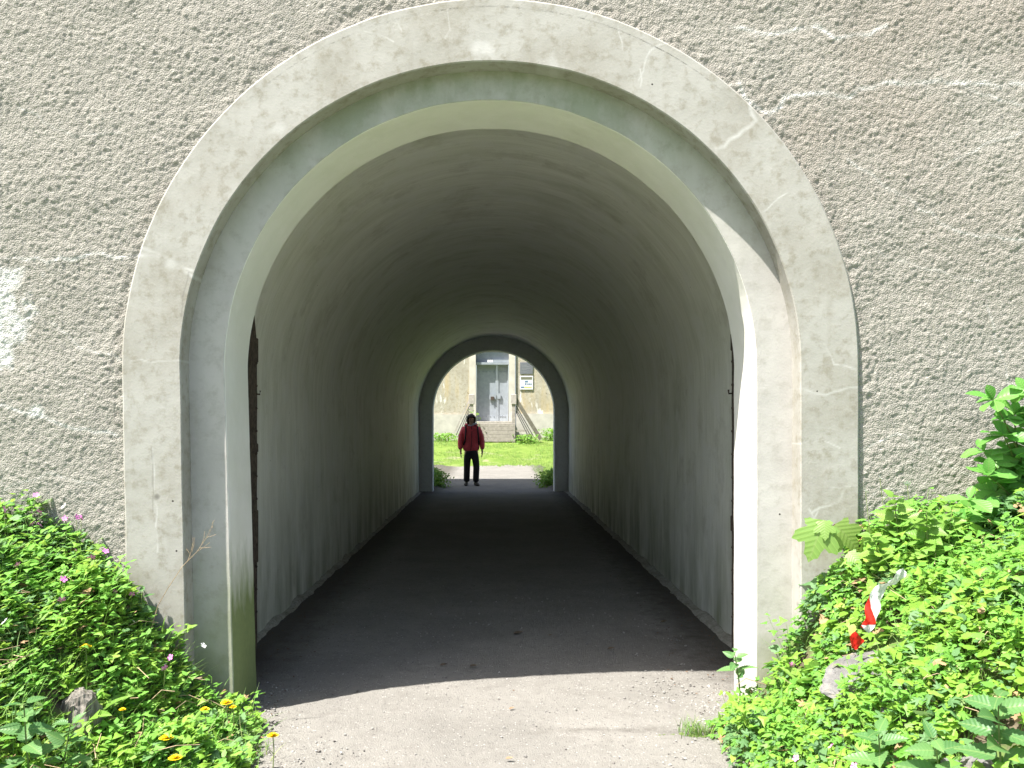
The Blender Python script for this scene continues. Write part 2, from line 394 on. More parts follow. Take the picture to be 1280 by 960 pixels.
# ground: one sheet to the horizon, finer near the banks
def spaced(segs):
    out = []
    for a, b, n in segs: out += list(np.linspace(a, b, n, endpoint=False))
    return np.array(out+[segs[-1][1]])
gx = spaced([(-2000, -60, 8), (-60, -6, 18), (-6, 6, 200), (6, 60, 18), (60, 2000, 8)])
gy = spaced([(-2000, -40, 8), (-40, 1, 40), (1, 4.15, 60), (4.15, 4.4, 12), (4.4, 18.8, 15), (18.8, 21, 20), (21, 40, 60), (40, 2000, 16)])
GX, GY = np.meshgrid(gx, gy, indexing='ij')
GZ = ground(GX, GY)
g = link('ground', np_mesh('ground', np.stack([GX, GY, GZ], -1).reshape(-1, 3), grid_faces(len(gx), len(gy)), M['soil'], True))
tag(g, 'dark earth and turf under the plants and around the fort', kind='structure')

# path: its own sheet through the tunnel and out to the courtyard
py_ = spaced([(-12, 2.5, 30), (2.5, 5.2, 200), (5.2, 10, 130), (10, 18.9, 60), (18.9, 29, 60)])
pu = np.linspace(-1, 1, 190)
PU, PY = np.meshgrid(pu, py_, indexing='ij')
hw = np.interp(PY, [-12, -2, .9, 1.7, 3.5, 4.24, 4.66, 4.7, 18.46, 18.5, 18.95, 19.3, 22, 29], [16, 13, 7, 1.5, 1.32, 1.38, 1.38, 1.66, 1.66, 1.38, 1.38, 1.7, 6, 12])  # unseen gravel spread behind the camera, added to bounce sun into the tunnel
edge = .08*fbm(PY*2.0, PU*0+np.sign(PU)*5, 0, 4, 3)*((PY < 4.2) | (PY > 19.4))
endw = 29-.5*np.abs(fbm(PU*9, PU*0+2, 0, 4, 8))*2
hw = np.where(PU > 0, np.where(PY > 19.0, np.interp(PY, [19, 20, 24, 29], [1.38, 1.30, 1.30, 1.75]), hw), hw)
PX = PU*(hw+edge)
PYv = np.where(PY > 28, 28+(PY-28)*(endw-28), PY)
PZ = np.maximum(ground(PX, PYv), 0)*np.where((PY > 18.9) | (PY < 1.75), 1, .0)+np.where(PY < 1.2, .02, .006) + .006*fbm(PX*3, PYv*3, 0, 3, 2)*(PYv < 18) + .0035*fbm(PX*45, PYv*45, 0, 2, 4)*(PYv < 8)
PZ += np.where(PYv > 18.9, .012, 0)
PZ -= .007*np.exp(-((PYv+.12*fbm(PX*2, PX*0, 0, 3, 33)-4.05)/.05)**2)*np.clip(PX+.6, .2, 1)
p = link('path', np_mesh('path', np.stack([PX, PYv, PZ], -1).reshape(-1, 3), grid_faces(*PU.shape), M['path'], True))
tag(p, 'pale worn gravelly path running through the tunnel into the yard', kind='structure')

# ------------------------------------------------------------------ the fort wall and its tunnel
FR_Y = 4.12; RC_Y = 4.235; RB_Y = 4.655; TE_Y = 18.5; FE_Y = 18.95
R_OUT = 1.836; R_IN = 1.543; R_FR = 1.36; R_V = 1.67
fort = thing('fort_wall', 'massive grey roughcast fort wall pierced by an arched tunnel passage', 'fort wall', (0, 0, 0))
def arch_xz(R, n_j, n_a, lean=0.05, zb=-.03):
    """points along jamb - arch - jamb, with arc parameter and outward direction"""
    zj = np.linspace(zb, ZS, n_j, endpoint=False); th = np.linspace(PI, 0, n_a)
    RZ = float(np.interp(R, [1.36, 1.543, 1.6, 1.836], [1.36, 1.509, 1.575, 1.825])) if R < 1.9 and abs(R-R_V) > .12 else R
    x = np.concatenate([np.full(n_j, -R), R*np.cos(th), np.full(n_j, R)])
    z = np.concatenate([zj, ZS+RZ*np.sin(th), zj[::-1]])
    nx = np.concatenate([np.full(n_j, -1.), np.cos(th), np.full(n_j, 1.)]); nz = np.concatenate([np.zeros(n_j), np.sin(th), np.zeros(n_j)])
    s = np.concatenate([zj, ZS+1.6*(PI-th), ZS+1.6*PI+(ZS-zj[::-1])])
    x = x+np.where((x < 0) & (z < ZS), lean*(1-z/ZS), 0)
    return x+XC, z, nx, nz, s
def sweep(name, prof, mat, n_j, n_a, parent, lean=.05, noise=0.0, nscale=6, fine=None, attrfn=None, smooth=True, zb=-.03):
    """prof: list of (R, y); fine: subdivisions for each profile segment"""
    P = []
    for k, (a, b) in enumerate(zip(prof[:-1], prof[1:])):
        m = fine[k] if fine else 1
        for j in range(m): t = j/m; P.append((a[0]+(b[0]-a[0])*t, a[1]+(b[1]-a[1])*t))
    P.append(prof[-1]); V = []; U = []
    for R, y in P:
        x, z, nx, nz, s = arch_xz(R, n_j, n_a, lean, zb)
        if noise:
            d = noise*fbm(x*nscale, z*nscale, y*nscale, 4, 77); e = noise*.8*fbm(x*nscale, z*nscale, y*nscale+40, 4, 78)
        else: d = e = 0
        V.append(np.stack([x+nx*d, np.full_like(x, y)+e, z+nz*d], -1)); U.append(np.stack([np.full_like(x, y), s], -1))
    V = np.stack(V); nu, nv = V.shape[:2]; Vf = V.reshape(-1, 3)
    at = attrfn(Vf[:, 0], Vf[:, 2]) if attrfn else None
    me = np_mesh(name, Vf, grid_faces(nu, nv), mat, smooth, at, np.stack(U).reshape(-1, 2))
    if smooth:
        try: me.set_sharp_from_angle(angle=math.radians(24))
        except Exception as ex: print('sharp failed', ex)
    return link(name, me, parent)
# hairline cracks and lime runs on the surround (pixel tracks on the wall front)
SUR = [[(935, 130), (945, 150), (905, 182), (893, 186)], [(802, 88), (800, 110)], [(858, 40), (812, 62), (798, 100)],
       [(560, 12), (562, 35), (556, 48)], [(495, 20), (503, 40)], [(455, 40), (492, 52)],
       [(150, 318), (200, 322), (243, 347)], [(172, 305), (205, 320), (240, 338)], [(1000, 487), (1030, 492), (1072, 484)],
       [(1015, 640), (1040, 632), (1060, 608), (1072, 606)], [(190, 560), (192, 600), (197, 690)], [(948, 268), (985, 240)],
       [(1030, 430), (1045, 455), (1070, 462)], [(1000, 556), (1030, 548), (1050, 560)], [(165, 452), (235, 452)], [(770, 30), (778, 62)],
       [(1012, 636), (1018, 648), (1022, 640)], [(1035, 610), (1072, 607)]]
SURW = [.010, .004, .004, .003, .003, .003, .009, .008, .005, .006, .004, .003, .004, .003, .003, .003, .004, .004]
def sur_attr(X, Z):
    st = np.zeros_like(X); n = fbm(X*14, Z*14, 0, 3, 61)
    for i, (l, wd) in enumerate(zip(SUR, SURW)):
        d = seg_dist(X, Z, rough_line(l, .010, i, .04)); st = np.maximum(st, np.clip(1.25-d/(wd*1.2), 0, 1)*np.clip(.65+n, 0, 1))
    for (x, y, r) in [(600, 62, .05), (348, 160, .05), (690, 82, .05), (215, 330, .04)]:
        q = px(x, y, 4.12); d = np.hypot(X-q.x, Z-q.z); st = np.maximum(st, np.clip(1.2-d/r+n*.8, 0, .7))
    dk = np.zeros_like(X)
    for i, l in enumerate([[(945, 268), (958, 303)], [(228, 395), (227, 372), (236, 340)], [(190, 560), (191, 640)]]):
        d = seg_dist(X, Z, rough_line(l, .006, 90+i, .04)); dk = np.maximum(dk, np.clip(1.1-d/.004, 0, .4))
    q = px(196, 621, 4.12); dk = np.maximum(dk, np.clip(1.6-np.hypot(X-q.x, Z-q.z)/.012, 0, .9))
    return {'stain': st, 'dark': dk}
sweep('arch_surround', [(R_OUT, FR_Y+.10), (R_OUT, FR_Y+.006), (R_OUT-.008, FR_Y), (R_IN+.005, FR_Y), (R_IN, FR_Y+.006), (R_IN, RC_Y+.03)],
      M['surround'], 260, 900, fort, noise=.0022, nscale=5, fine=[2, 1, 52, 2, 4], attrfn=sur_attr, lean=.035)
sweep('recessed_arch', [(R_IN+.08, RC_Y), (R_FR+.004, RC_Y), (R_FR, RC_Y+.004), (R_FR, RC_Y+.15), (R_FR+.007, RC_Y+.158), (R_FR+.007, RB_Y), (R_V+.1, RB_Y+.003)],
      M['frame'], 120, 420, fort, noise=.0022, nscale=6, fine=[14, 1, 10, 1, 14, 4])
vy = [4.6, 5, 6, 8, 11, 14, 18.55]
sweep('vault_lining', [(R_V, 4.6), (R_V, 8.0), (R_V, TE_Y+.05)], M['vault'], 40, 160, fort, lean=.02, noise=.010, nscale=2.2, fine=[50, 60])
sweep('far_arch_frame', [(R_V+.1, TE_Y), (R_FR+.01, TE_Y), (R_FR, TE_Y+.01), (R_FR, FE_Y-.1), (R_IN, FE_Y-.1), (R_IN, FE_Y), (R_OUT, FE_Y), (R_OUT, FE_Y+.05)],
      M['farframe'], 40, 120, fort, lean=0, noise=.004, fine=[3, 1, 3, 3, 1, 4, 1])

# rough wall face around the surround, real relief
sx0, sx1, sz0, sz1, st = -3.0, 3.05, -.05, 3.95, .0075
wx = np.arange(sx0, sx1+st, st); wz = np.arange(sz0, sz1+st, st)
WX, WZ = np.meshgrid(wx, wz, indexing='ij')
wpx = fbm(WX*20, WZ*20, 0, 2, 141)*.02; l1 = fbm((WX+wpx)*44, (WZ-wpx)*48, 0, 3, 101, .6); l2 = fbm(WX*66, WZ*66, 0, 2, 103, .6); sl = fbm(WX*6, WZ*6, 0, 3, 109); bulge = fbm(WX*1.3, WZ*1.3, 0, 3, 107)
lum = 1-np.abs(l1*1.6); lum = np.clip(lum, 0, 1)
w1, v1 = worley((WX+.4*wpx)*44, (WZ+.3*wpx)*48, 7); w2, v2 = worley(WX*66+.5*l1, WZ*66, 9)
hgt = .0042*np.clip(1-w1*1.25, 0, 1)**.7*(.1+.9*v1)*np.clip(.85+.8*sl, .4, 1.2)+.0046*np.clip(1-w2*1.2, 0, 1)*(.3+.7*v2)+.0026*l2+.002*lum+.0035*sl+.009*bulge
rr = np.where(WZ > ZS, np.hypot(WX-XC, WZ-ZS), np.abs(WX-XC))
rim = np.exp(-((rr-R_OUT-.03)/.03)**2)*(WZ > 1.5)
hgt = hgt+.006*rim*fbm(WX*30, WZ*30, 0, 3, 111)
topr = np.clip((WZ-1.9)/.8, 0, 1); hgt = hgt+.011*topr                 # the render stands flush with the ring round the top
WY = 4.148-hgt
WLINES = [([(925, 105), (945, 135), (965, 140), (985, 122), (1030, 112), (1060, 118), (1090, 105), (1150, 100), (1290, 106)], .016),
          ([(915, 30), (950, 42), (985, 38), (1025, 28), (1045, 48), (1075, 44), (1110, 30)], .014), ([(1110, 100), (1180, 95), (1240, 118), (1290, 130)], .010),
          ([(1065, 200), (1100, 225), (1130, 245), (1200, 290), (1285, 300)], .010), ([(1080, 300), (1140, 330), (1230, 350)], .007),
          ([(0, 505), (40, 515), (75, 532), (145, 545)], .010), ([(0, 322), (60, 325), (110, 318), (180, 318)], .012), ([(60, 400), (110, 440), (160, 450)], .007),
          ([(1080, 560), (1120, 540), (1170, 570), (1230, 600)], .007), ([(1240, 380), (1262, 470), (1285, 520)], .007), ([(20, 130), (90, 170), (150, 165)], .006),
          ([(1180, 210), (1230, 180), (1290, 160)], .008), ([(0, 610), (60, 590), (120, 605)], .005), ([(1080, 640), (1100, 610), (1130, 615)], .008)]
sn = fbm(WX*16, WZ*16, 0, 3, 131); stain = np.zeros_like(WX)
for i, (l, wd) in enumerate(WLINES):
    d = seg_dist(WX, WZ, rough_line(l, .014, 40+i, .05)); stain = np.maximum(stain, (.85 if i in (0, 1, 5, 6) else .5)*np.clip(1.1-d/(wd*.95), 0, 1)*np.clip(.75+1.0*sn, 0, 1))
for (x, y, r) in [(5, 390, .13), (20, 405, .07), (12, 350, .06), (42, 514, .03), (-8, 430, .09)]:
    q = px(x, y, 4.13); d = np.hypot(WX-q.x, (WZ-q.z)*.8); stain = np.maximum(stain, np.clip(1.35-d/r+sn*1.3, 0, 1))
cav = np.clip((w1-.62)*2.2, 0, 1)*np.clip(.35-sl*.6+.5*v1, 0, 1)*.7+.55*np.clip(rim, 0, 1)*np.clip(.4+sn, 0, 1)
keep = (rr > R_OUT-.05); km = keep[:-1, :-1] | keep[1:, 1:]
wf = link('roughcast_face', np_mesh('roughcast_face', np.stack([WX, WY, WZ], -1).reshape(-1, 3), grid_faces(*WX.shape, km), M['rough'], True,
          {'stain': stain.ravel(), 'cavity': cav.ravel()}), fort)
# the rest of the mass: outer wall faces, roof, back
H = 13.6
mb = MB()
mb.box(-40, sx0+.004, 4.150, 4.60, -.2, H); mb.box(sx1-.004, 40, 4.150, 4.60, -.2, H)
mb.box(sx0+.004, sx1-.004, 4.150, 4.60, sz1-.004, H)
mb.box(-40, -R_OUT+.03, FE_Y-.25, FE_Y, -.2, H); mb.box(R_OUT-.07, 40, FE_Y-.25, FE_Y, -.2, H)
mb.box(-R_OUT+.03, R_OUT-.07, FE_Y-.25, FE_Y, ZS+R_OUT-.03, H)
mb.box(-40, 40, 4.60, FE_Y-.25, H-.4, H-.01)
mb.build('wall_mass', M['rough'], fort)
# spandrels of the far face behind its ring
th = np.linspace(0, PI, 60); V = []; 
for a in th: V += [(XC+(R_OUT-.02)*math.cos(a), FE_Y-.004, ZS+(R_OUT-.02)*math.sin(a)), (XC+2.7*math.cos(a), FE_Y-.004, ZS+2.7*math.sin(a))]
MB().add(V, [(2*k, 2*k+1, 2*k+3, 2*k+2) for k in range(59)]).build('far_spandrel', M['rough'], fort)

# footing ledges along both walls
for sgn in (-1, 1):
    yy = np.linspace(4.70, 18.48, 260); prof = [(-.02, .06), (.02, .055), (.065, .035), (.09, .0)]
    V = []
    for (o, z) in prof:
        n = .022*fbm(yy*4.5, yy*0+sgn*3, 0, 5, 55)*(o > 0); chip = np.clip(fbm(yy*3, yy*0+sgn*7, 0, 3, 59)+.15, 0, 1)
        V.append(np.stack([XC+sgn*(R_V-.0-o-n*1.0), yy, z*(.35+.65*chip)+.012*fbm(yy*9, yy*0+o*50, 0, 3, 57)*(z > 0)-.01*(z == 0)], -1))
    V = np.stack(V)
    link('footing_ledge', np_mesh('footing_ledge', V.reshape(-1, 3), grid_faces(4, 260), M['ledge'], False), fort)

# iron door leaves folded back against the walls, just behind the recessed arch
def door_leaf(sgn, y1, items):
    X = XC+sgn*(1.535)
    zt = 2.36
    m = MB()
    zs = np.linspace(.06, zt, 24); V = []; Fc = []
    for k, z in enumerate(zs):
        r = y1+.004*math.sin(k*1.7); rr_ = r-.10*max(0, (z-2.0)/.36)
        for a, b in ((4.67, X-.022), (4.67, X+.022), (rr_, X+.022), (rr_, X-.022)): V.append((b, a, z))
    for k in range(23):
        for j in range(4): Fc.append((k*4+j, k*4+(j+1) % 4, k*4+4+(j+1) % 4, k*4+4+j))
    Fc += [(0, 1, 2, 3), (92+3, 92+2, 92+1, 92)]
    d = m.add(V, Fc).build('door_leaf', M['iron'], fort)
    rv = MB(); rv.ball((0, 0, 0), .012, n=6, m=4); base = None
    for k in range(13):
        z = .30+k*.145
        if base is None:
            o = rv.build('rivet', M['iron'], d); base = o
        else:
            o = base.copy(); COL.objects.link(o); o.parent = d
        o.location = (X-sgn*.024, y1-.035-(.09*max(0, (z-2.0)/.36)), z)
    for (z, h, wd) in items:
        MB().box(X-.028, X+.028, y1-.22, y1+.012, z-h/2, z+h/2, .006).build('hinge', M['iron'], d)
    MB().tube([(X-sgn*.01, y1-.02, 1.70), (X-sgn*.045, y1-.02, 1.695), (X-sgn*.048, y1-.02, 1.72)], .006).build('hook', M['iron'], d)
door_leaf(-1, 5.35, [(.78, .34, .03), (1.98, .16, .02), (1.35, .06, 0)])
door_leaf(1, 5.21, [(.88, .10, .03), (2.02, .11, .02)])

# ------------------------------------------------------------------ building across the yard
FY = 36.0
def fx(x): return (x-CX)*FY/F
def fz(y): return EYE-(y-CY)*FY/F
def m_facade():
    t = NT('facade_render'); x, y, z = t.xyz()
    n = t.noise(1.2, 6, .6); n2 = t.noise(9, 5, .6); dr = t.noise(2.2, 5, .6, t.mapv(t.geo, (1, 1, .16)))
    c = t.mix(t.ramp(n, .35, .65), (.40, .37, .30), (.50, .47, .39))
    c = t.mix(t.ramp(n2, .46, .66, 0, .65), c, (.31, .275, .20))
    c = t.mix(t.ramp(dr, .52, .68, 0, .55), c, (.55, .42, .20))
    c = t.mix(t.ramp(t.noise(2.6, 4, .6, t.mapv(t.geo, (1.5, 1, .4), (4, 0, 2))), .60, .66, 0, .9), c, (.75, .74, .70))
    c = t.mix(t.ramp(t.noise(5, 2), .70, .73, 0, .8), c, (.12, .10, .08))
    return t.pbr(c, .9, t.bump(t.noise(30, 5), .02, .7), spec=.2)
M['facade'] = m_facade()
M['plinth'] = simple('plinth_render', (.52, .50, .45), .9, 0, .12, 4, .01)
M['pilaster'] = simple('pale_pilaster', (.56, .53, .46), .9, 0, .12, 3, .01)
M['steel'] = simple('grey_steel_paint', (.25, .28, .32), .5, .0, .12, 8, .002)
M['steel2'] = simple('light_grey_steel_paint', (.30, .335, .37), .5, .0, .1, 8, .002)
M['wood'] = simple('weathered_board', (.36, .32, .30), .85, 0, .2, 12, .004)
M['rail'] = simple('rail_grey', (.13, .13, .13), .6, 0, .15, 20)
house = thing('barracks_building', 'sunlit cream rendered building with a grey steel double door across the yard', 'building', (0, FY, 0))
def hb(name, x0, x1, z0, z1, y0, y1, mat, parent=house, bev=0.0):
    o = MB().box(x0, x1, y0-FY, y1-FY, z0, z1, bev).build(name, mat, parent); return o
DL, DR = fx(594.7), fx(636.2); DB = fz(526.5); REC = .32
hb('wall', -26, DL-.28, .5, 9, FY, FY+.5, M['facade']); hb('wall', DR+.31, 26, .5, 9, FY, FY+.5, M['facade'])
hb('wall', DL-.28, DR+.31, fz(420), 9, FY, FY+.5, M['facade'])
hb('pilaster', DL-.28, DL, .5, fz(420), FY-.05, FY+.5, M['pilaster']); hb('pilaster', DR, DR+.26, .5, fz(420), FY-.05, FY+.5, M['pilaster'])
hb('drainpipe', DR+.262, DR+.30, .8, 8, FY-.06, FY-.01, M['steel'])
hb('plinth', -26, DL-.283, .4, fz(518), FY-.07, FY-.004, M['plinth']); hb('plinth', DR+.31, 26, .4, fz(517), FY-.07, FY-.004, M['plinth'])
hb('threshold', DL, DR, .6, DB, FY-.02, FY+.5, M['pilaster'])
hb('transom_panel', DL, DR, fz(453), fz(420), FY+REC-.02, FY+REC+.1, M['steel'])
lint = hb('lintel', DL, DR, fz(455.5), fz(452.5), FY+.10, FY+REC+.1, M['steel2'])
hb('lintel_board', fx(617), DR-.003, fz(452.3), fz(449.3), FY+.14, FY+REC+.08, M['steel2'], lint)
for xx in (609.3, 611.8, 614.2):
    hb('lettering_plate', fx(xx), fx(xx+2.0), fz(452.4), fz(449.5), FY+.14, FY+.16, M['white'], lint)
split = fx(621.2)
def leafd(x0, x1, rv):
    d = hb('door_leaf', x0+.006, x1-.006, DB+.01, fz(455.7), FY+REC, FY+REC+.06, M['steel2'])
    for (a, b, c, e) in ((x0+.006, x0+.07, DB+.01, fz(455.7)), (x1-.07, x1-.006, DB+.01, fz(455.7))):
        hb('edge_strip', a, b, c, e, FY+REC-.03, FY+REC-.002, M['steel2'], d)
    for z in (DB+.22, fz(464)):
        for k in range(rv):
            o = MB().ball((0, 0, 0), .028, (1, .6, 1)).build('rivet', M['steel'], d)
            o.location = (x0+.14+k*(x1-x0-.28)/max(1, rv-1), REC-.01, z)
    return d
d1 = leafd(DL+.02, split, 5); d2 = leafd(split, DR-.02, 4)
zl = fz(496)
hb('lock_case', split-.34, split-.04, zl-.10, zl+.12, FY+REC-.07, FY+REC-.032, M['steel2'], d1)
MB().box(split-.27, split-.12, REC-.12, REC-.072, zl-.14, zl+.02, .01).build('padlock', M['iron'], d1)
hb('lock_case', split+.02, split+.16, zl-.08, zl+.16, FY+REC-.07, FY+REC-.032, M['steel2'], d2)
# wooden landing in front of the door with its side railings
M['wood2'] = simple('pale_board', (.42, .38, .36), .85, 0, .2, 10, .004)
M['rail2'] = simple('dark_board', (.17, .155, .13), .85, 0, .2, 10, .004)
land = thing('wooden_landing', 'weathered wooden landing and steps up to the grey steel door', 'landing', (0, 35, 0))
LX0, LX1 = DL+.05, DR+.22; yb = FY-.07
for k in range(7):
    o = MB().box(LX0, LX1, yb-(k+1)*.17-35, yb-k*.17-.012-35, DB-.06, DB-.02, .004).build('plank', M['wood2'], land)
for k in range(5):
    z1 = DB-.10-k*.155
    MB().box(LX0-.02, LX1+.02, yb-1.22-35, yb-1.19-35, z1-.145, z1, .004).build('plank', M['wood'], land)
def post(x, zt, zb_, pale, y=yb-1.15):
    o = MB().box(x-.075, x+.075, y-.06-35, y+.06-35, zb_, zt-.42, .008).build('post', M['wood'], land)
    MB().box(x-.12, x+.12, y-.09-35, y+.09-35, zt-.42, zt, .012).build('post_cap', M['wood2'], o)
PYR = yb-1.15
def pz(x, y): return px(x, y, PYR)
xl, xr = pz(589.5, 0).x, pz(642, 0).x
post(xl, pz(0, 493).z, .8, 1); post(xr, pz(0, 493).z, .7, 1)
for (sx, ex, xp) in ((587, 570, xl), (645, 666, xr)):
    for k, dy in enumerate((0, 4, 8)):
        a = pz(sx, 507+dy*.9); b = pz(ex, 544+dy*.4); off = (1 if xp == xr else -1)
        b.x = b.x-off*.08*k
        MB().tube([(a.x, a.y-35, a.z), (b.x, b.y-35-.02*k, b.z)], .022).build('rail_bar', M['rail'], land)
MB().box(xl-.5, xl, PYR-.03-35, PYR+.03-35, .85, .92).build('bottom_rail', M['wood'], land)
MB().box(xr, xr+.62, PYR-.03-35, PYR+.03-35, fz(539.5), fz(536.8)).build('bottom_rail', M['wood'], land)
# broad handrail plank to the right (dark board, itself the slanting grey strip)
a, b = pz(643.5, 497), pz(676, 549); q = Vector((b.x-a.x, 0, b.z-a.z)).normalized(); nrm = Vector((-q.z, 0, q.x))
m = MB(); V = []
for c in (a, b):
    for s_ in (-.08, .08):
        for t_ in (-.03, .03): V.append(c+nrm*s_+Vector((0, t_-35, 0)))
m.add(V, [(0, 1, 3, 2), (4, 6, 7, 5), (0, 4, 5, 1), (2, 3, 7, 6), (0, 2, 6, 4), (1, 5, 7, 3)]).build('handrail', M['rail2'], land)
a, b = pz(588, 497), pz(568, 541); q = Vector((b.x-a.x, 0, b.z-a.z)).normalized(); nrm = Vector((-q.z, 0, q.x))
m = MB(); V = []
for c in (a, b):
    for s_ in (-.03, .03):
        for t_ in (-.03, .03): V.append(c+nrm*s_+Vector((0, t_-35, 0)))
m.add(V, [(0, 1, 3, 2), (4, 6, 7, 5), (0, 4, 5, 1), (2, 3, 7, 6), (0, 2, 6, 4), (1, 5, 7, 3)]).build('handrail', M['wood2'], land)
# two signs
sg = thing('plaque', 'dark grey engraved plaque on the wall right of the steel door', 'sign', (0, FY-.01, 0))
M['plaque'] = simple('plaque_grey', (.16, .17, .19), .5, 0, .1, 10)
M['ink'] = simple('sign_ink', (.33, .34, .36), .6); M['poster'] = simple('poster_white', (.72, .73, .75), .5, 0, .03, 10)
M['ink_dark'] = simple('poster_olive_ink', (.17, .17, .12), .6); M['ink_blue'] = simple('poster_blue_ink', (.12, .20, .32), .6); M['ink_yel'] = simple('poster_yellow_ink', (.55, .55, .2), .6)
sb = MB().box(fx(650), fx(666), -.03, .0, fz(467.5), fz(453), .004).build('board', M['plaque'], sg)
for k, (a, b) in enumerate(((652, 659), (652, 662), (652, 663), (652, 658))):
    MB().box(fx(a), fx(b), -.034, -.031, fz(456.9+k*1.9), fz(456.4+k*1.9)).build('text_line', M['ink'], sg)
sg = thing('notice', 'white printed notice with dark heading below the grey plaque', 'sign', (0, FY-.01, 0))
MB().box(fx(649.8), fx(666.2), -.03, .0, fz(487), fz(470), .004).build('board', M['poster'], sg)
for (a, b, y0, y1, mt) in ((651, 665, 471.2, 474.5, 'ink_dark'), (656, 660, 476, 478, 'ink_blue'), (656, 658, 479, 481, 'ink_blue'), (659, 660.5, 479.3, 481, 'ink_blue'), (661, 662.5, 479.3, 481, 'ink_blue'),
                       (663, 664.5, 479.3, 481, 'ink_blue'), (651, 655, 483.2, 485, 'ink_blue'), (655.4, 664.5, 483.4, 485, 'ink_yel')):
    MB().box(fx(a), fx(b), -.034, -.031, fz(y1), fz(y0)).build('print_block', M[mt], sg)


# ------------------------------------------------------------------ vegetation
def batch(tmpl, faces, pos, yaw, pitch, roll, scale, sunward=0.0):
    """many copies of a small leaf merged into one vertex/face array"""
    T = np.asarray(tmpl, float); n = len(pos); k = len(T)
    P = T[None]*np.asarray(scale)[:, None, None] if np.ndim(scale) == 1 else T[None]*np.asarray(scale)[:, None, :]
    def rot(P, a, i, j):
        c, s = np.cos(a)[:, None], np.sin(a)[:, None]; Q = P.copy()
        Q[..., i] = P[..., i]*c-P[..., j]*s; Q[..., j] = P[..., i]*s+P[..., j]*c; return Q
    P = rot(P, roll, 1, 2); P = rot(P, pitch, 0, 2); P = rot(P, yaw, 0, 1)
    if sunward: P[..., 2] += sunward*(.40*P[..., 0]+.27*P[..., 1])
    P = P+pos[:, None, :]
    Fc = np.asarray(faces)[None]+(np.arange(n)*k)[:, None, None]
    return P.reshape(-1, 3), Fc.reshape(-1, len(faces[0]))
def fan(outline, cz=.06):
    V = [(.35, 0, cz)]+[(x, y, -.12*(abs(y))**1.3-.10*x*x) for x, y in outline]; n = len(outline)
    return V, [(0, 1+i, 1+(i+1) % n) for i in range(n)]
def palmate(lobes=5):
    out = [(0, 0)]; A = np.linspace(-115, 115, lobes)
    for i, a in enumerate(A):
        R = (.62, .85, 1., .85, .62)[i] if lobes == 5 else (.8, 1., .8)[i]
        for da, r in ((-13, .72), (0, 1.), (13, .72)):
            q = math.radians(a+da); out.append((.28+R*r*math.cos(q)*.75, R*r*math.sin(q)*.7))
        if i < lobes-1:
            q = math.radians((a+A[i+1])/2); out.append((.28+.26*math.cos(q), .26*math.sin(q)))
    return fan(out)
def ovate(teeth=4, w=.36):
    out = [(0, 0)]; N = teeth*2
    def hw(t): return w*math.sin(PI*min(1, t**.75))
    for k in range(1, N): t = k/N; out.append((t, -hw(t)*(1.08 if k % 2 else .86)))
    out.append((1, 0))
    for k in range(N-1, 0, -1): t = k/N; out.append((t, hw(t)*(1.08 if k % 2 else .86)))
    return fan(out, -.02)
def trefoil():
    out = []
    for a in (-120, 0, 120):
        for da, r in ((-48, .55), (-22, 1), (22, 1), (48, .55)):
            q = math.radians(a+da); out.append((.35+.5*r*math.cos(q), .5*r*math.sin(q)))
    return fan(out)
def disc(n=7):
    return fan([(.45+.45*math.cos(2*PI*k/n), .48*math.sin(2*PI*k/n)) for k in range(n)])
TP = {'palm': palmate(5), 'palm3': palmate(3), 'ov': ovate(4), 'ov2': ovate(3, .28), 'tref': trefoil(), 'disc': disc()}
def blade(nseg=4):
    V = []; Fc = []
    for k in range(nseg+1):
        t = k/nseg; wd = (1-t**1.6)*.5+.02; x = .55*t*t; z = t-.22*t*t
        V += [(x, -wd*.06, z), (x, wd*.06, z)]
    for k in range(nseg): Fc.append((2*k, 2*k+1, 2*k+3, 2*k+2))
    return V, Fc
BLADE = blade(4)
def density(X, Y):
    """0..1 how thickly the bank is covered"""
    e = .10*fbm(X*0+Y*2.2, X*0+np.sign(X)*3, 0, 3, 71)
    inner = np.where(X < 0, -X-(1.09+e), X-(1.02+e+.10*np.clip(3.7-Y, -1, 1)*-1))
    d = np.clip(inner/.10, 0, 1)
    for (x, y, r) in BARE: d = d*np.clip(((X-x)**2+(Y-y)**2)/r**2-.35, 0, 1)
    return d
BARE = []
for (x, y, r) in ((1012, 832, .08), (1085, 850, .15), (1135, 892, .06), (1235, 952, .08), (88, 905, .09), (300, 690, .0001)):
    q = hit(x, y); BARE.append((q.x, q.y, r))
def canopy(X, Y):
    c = .045+.19*np.clip(fbm(X*3.8, Y*3.8, 0, 3, 81)+.36, 0, 1.2)+.05*np.clip((Y-3.6)/.3, 0, 1)*(np.abs(X) > 1.5)
    sidew = np.where(X < 0, np.clip((-X-1.7)/.4, 0, 1)*.05, np.clip((X-1.5)/.5, 0, 1)*.04)
    return (c+sidew)*np.where(X < 0, .85, 1.0)
def scatter(n, xr, yr, minh=0.0, seed=0):
    r = np.random.default_rng(seed); X = r.uniform(*xr, n); Y = r.uniform(*yr, n)
    k = r.random(n) < density(X, Y); X, Y = X[k], Y[k]
    c = canopy(X, Y); u = minh+(1-minh)*r.random(len(X))**.6
    c = c*np.clip(density(X, Y)*.7+.3, 0, 1)
    Z = ground(X, Y)+c*u
    return np.stack([X, Y, Z], -1), u, r
